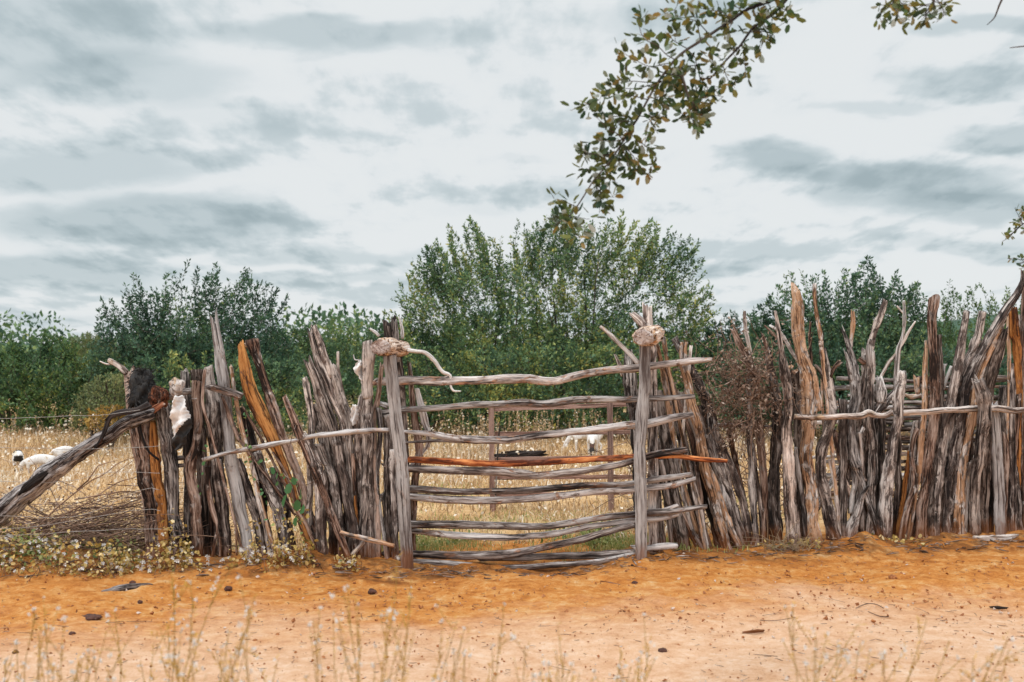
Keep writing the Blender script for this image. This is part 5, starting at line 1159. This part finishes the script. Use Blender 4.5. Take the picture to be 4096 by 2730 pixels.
ground_stick('thin dark twig crossing the road right of the centre weeds', [3040,2490,2, 3100,2492,3, 3180,2482,2], 'twig', 712, 'twig', 'twig')
for px, py, s, mt, lb in ((912,2360,15,'dung','round dark dropping on orange earth right of the ground stick'),(1488,2355,17,'dung','largest dark dropping on orange earth left of the gate upright'),(530,2340,13,'dung','black dropping touching the large grey ground stick'),
        (365,2476,34,'dung','flat dark dropping patch on the earth at left'),(288,2555,12,'dung','small dark dropping at left edge of the pale road'),(62,2628,12,'dung','dark dropping near the bottom left corner'),
        (2650,2610,17,'dung','dark dropping on a twig in the pale road below the right gate upright'),(2890,2392,11,'stone','small rounded reddish stone on the earth right of the gate'),(1020,2571,9,'clod','small clod on the pale road left of centre'),
        (1110,2550,9,'clod','small red clod beside another on the road left of centre'),(3570,2310,16,'clod','crumbly dark clod on orange earth before the right palisade'),(2540,2336,12,'dung','dark dropping near the small grey stick below the gate'),(560,2408,10,'dung','small dark dropping below the large ground stick')):
    x, y = gpt(px, py); z = gz(x, y); rr = s*y/FPX; flat = .35 if s > 30 else .75
    o = lump('stone' if mt == 'stone' else ('clod' if mt == 'clod' else 'dropping'), lb, 'stone' if mt == 'stone' else ('clod' if mt == 'clod' else 'dropping'), M[mt], 'S', px, py, s, s*flat, y, rr, int(px), .22)
    o.location.z = z+rr*flat*.55
r11 = np.random.default_rng(111); mb = MB(); n = 7000
yy = r11.uniform(3.9,7.3,n); xx = r11.uniform(-.56,.56,n)*yy; sz = (.0016+.009*r11.uniform(0,1,n)**3.5)*np.where(yy>5.4,1.15,.8)
for i in range(n):
    k = r11.normal(size=(6,3))*.35+np.array([[1,0,0],[-1,0,0],[0,1,0],[0,-1,0],[0,0,.7],[0,0,-.7]]); P = k*sz[i]+[xx[i],yy[i],gz(xx[i],yy[i])+.006+sz[i]*.2]
    mb.add(P, None, [[0,2,4],[2,1,4],[1,3,4],[3,0,4],[2,0,5],[1,2,5],[3,1,5],[0,3,5]], P*0+[r11.uniform(0,1), r11.uniform(0,1), 0], mi=int(r11.random()<.12))
tag(mb.build('soil_crumbs', [M['clod'], M['stone']], smooth=False), 'loose crumbs of red earth and pale grit scattered on the road', 'soil crumbs', kind='stuff')
mb = MB(); n = 800; yy = r11.uniform(4.2,7.2,n); xx = r11.uniform(-.55,.55,n)*yy
for i in range(n):
    a = r11.uniform(0,3.14); L = r11.uniform(.01,.05)*(3 if r11.random()<.08 else 1); d = np.array([math.cos(a), math.sin(a), 0])*L; p = np.array([xx[i],yy[i],gz(xx[i],yy[i])+.010])
    tube(mb, [list(p-d/2)+[.0012], list(p+r11.normal(size=3)*[.004,.004,.0])+[.0016], list(p+d/2)+[.001]], 4, .03)
for i in range(700):
    x = r11.uniform(-3.6, 4.4); fy_ = np.interp(x, [-3.6,-.8,0.7,1.3,2.6,4.1], [6.72,6.78,6.85,7.1,7.45,7.75]); y = fy_+r11.normal()*.10
    a = r11.normal()*.7; L = r11.uniform(.02,.11); d = np.array([math.cos(a), math.sin(a), r11.normal()*.12])*L; p = np.array([x, y, gz(x, y)+.012]); rr = r11.uniform(.0015,.006)
    tube(mb, [list(p-d/2)+[rr*.6], list(p+r11.normal(size=3)*[.005,.005,.003])+[rr], list(p+d/2)+[rr*.5]], 5, .03)
tag(mb.build('twig_litter', M['twig']), 'fine broken twigs and straw littering the red earth', 'twig litter', kind='stuff')
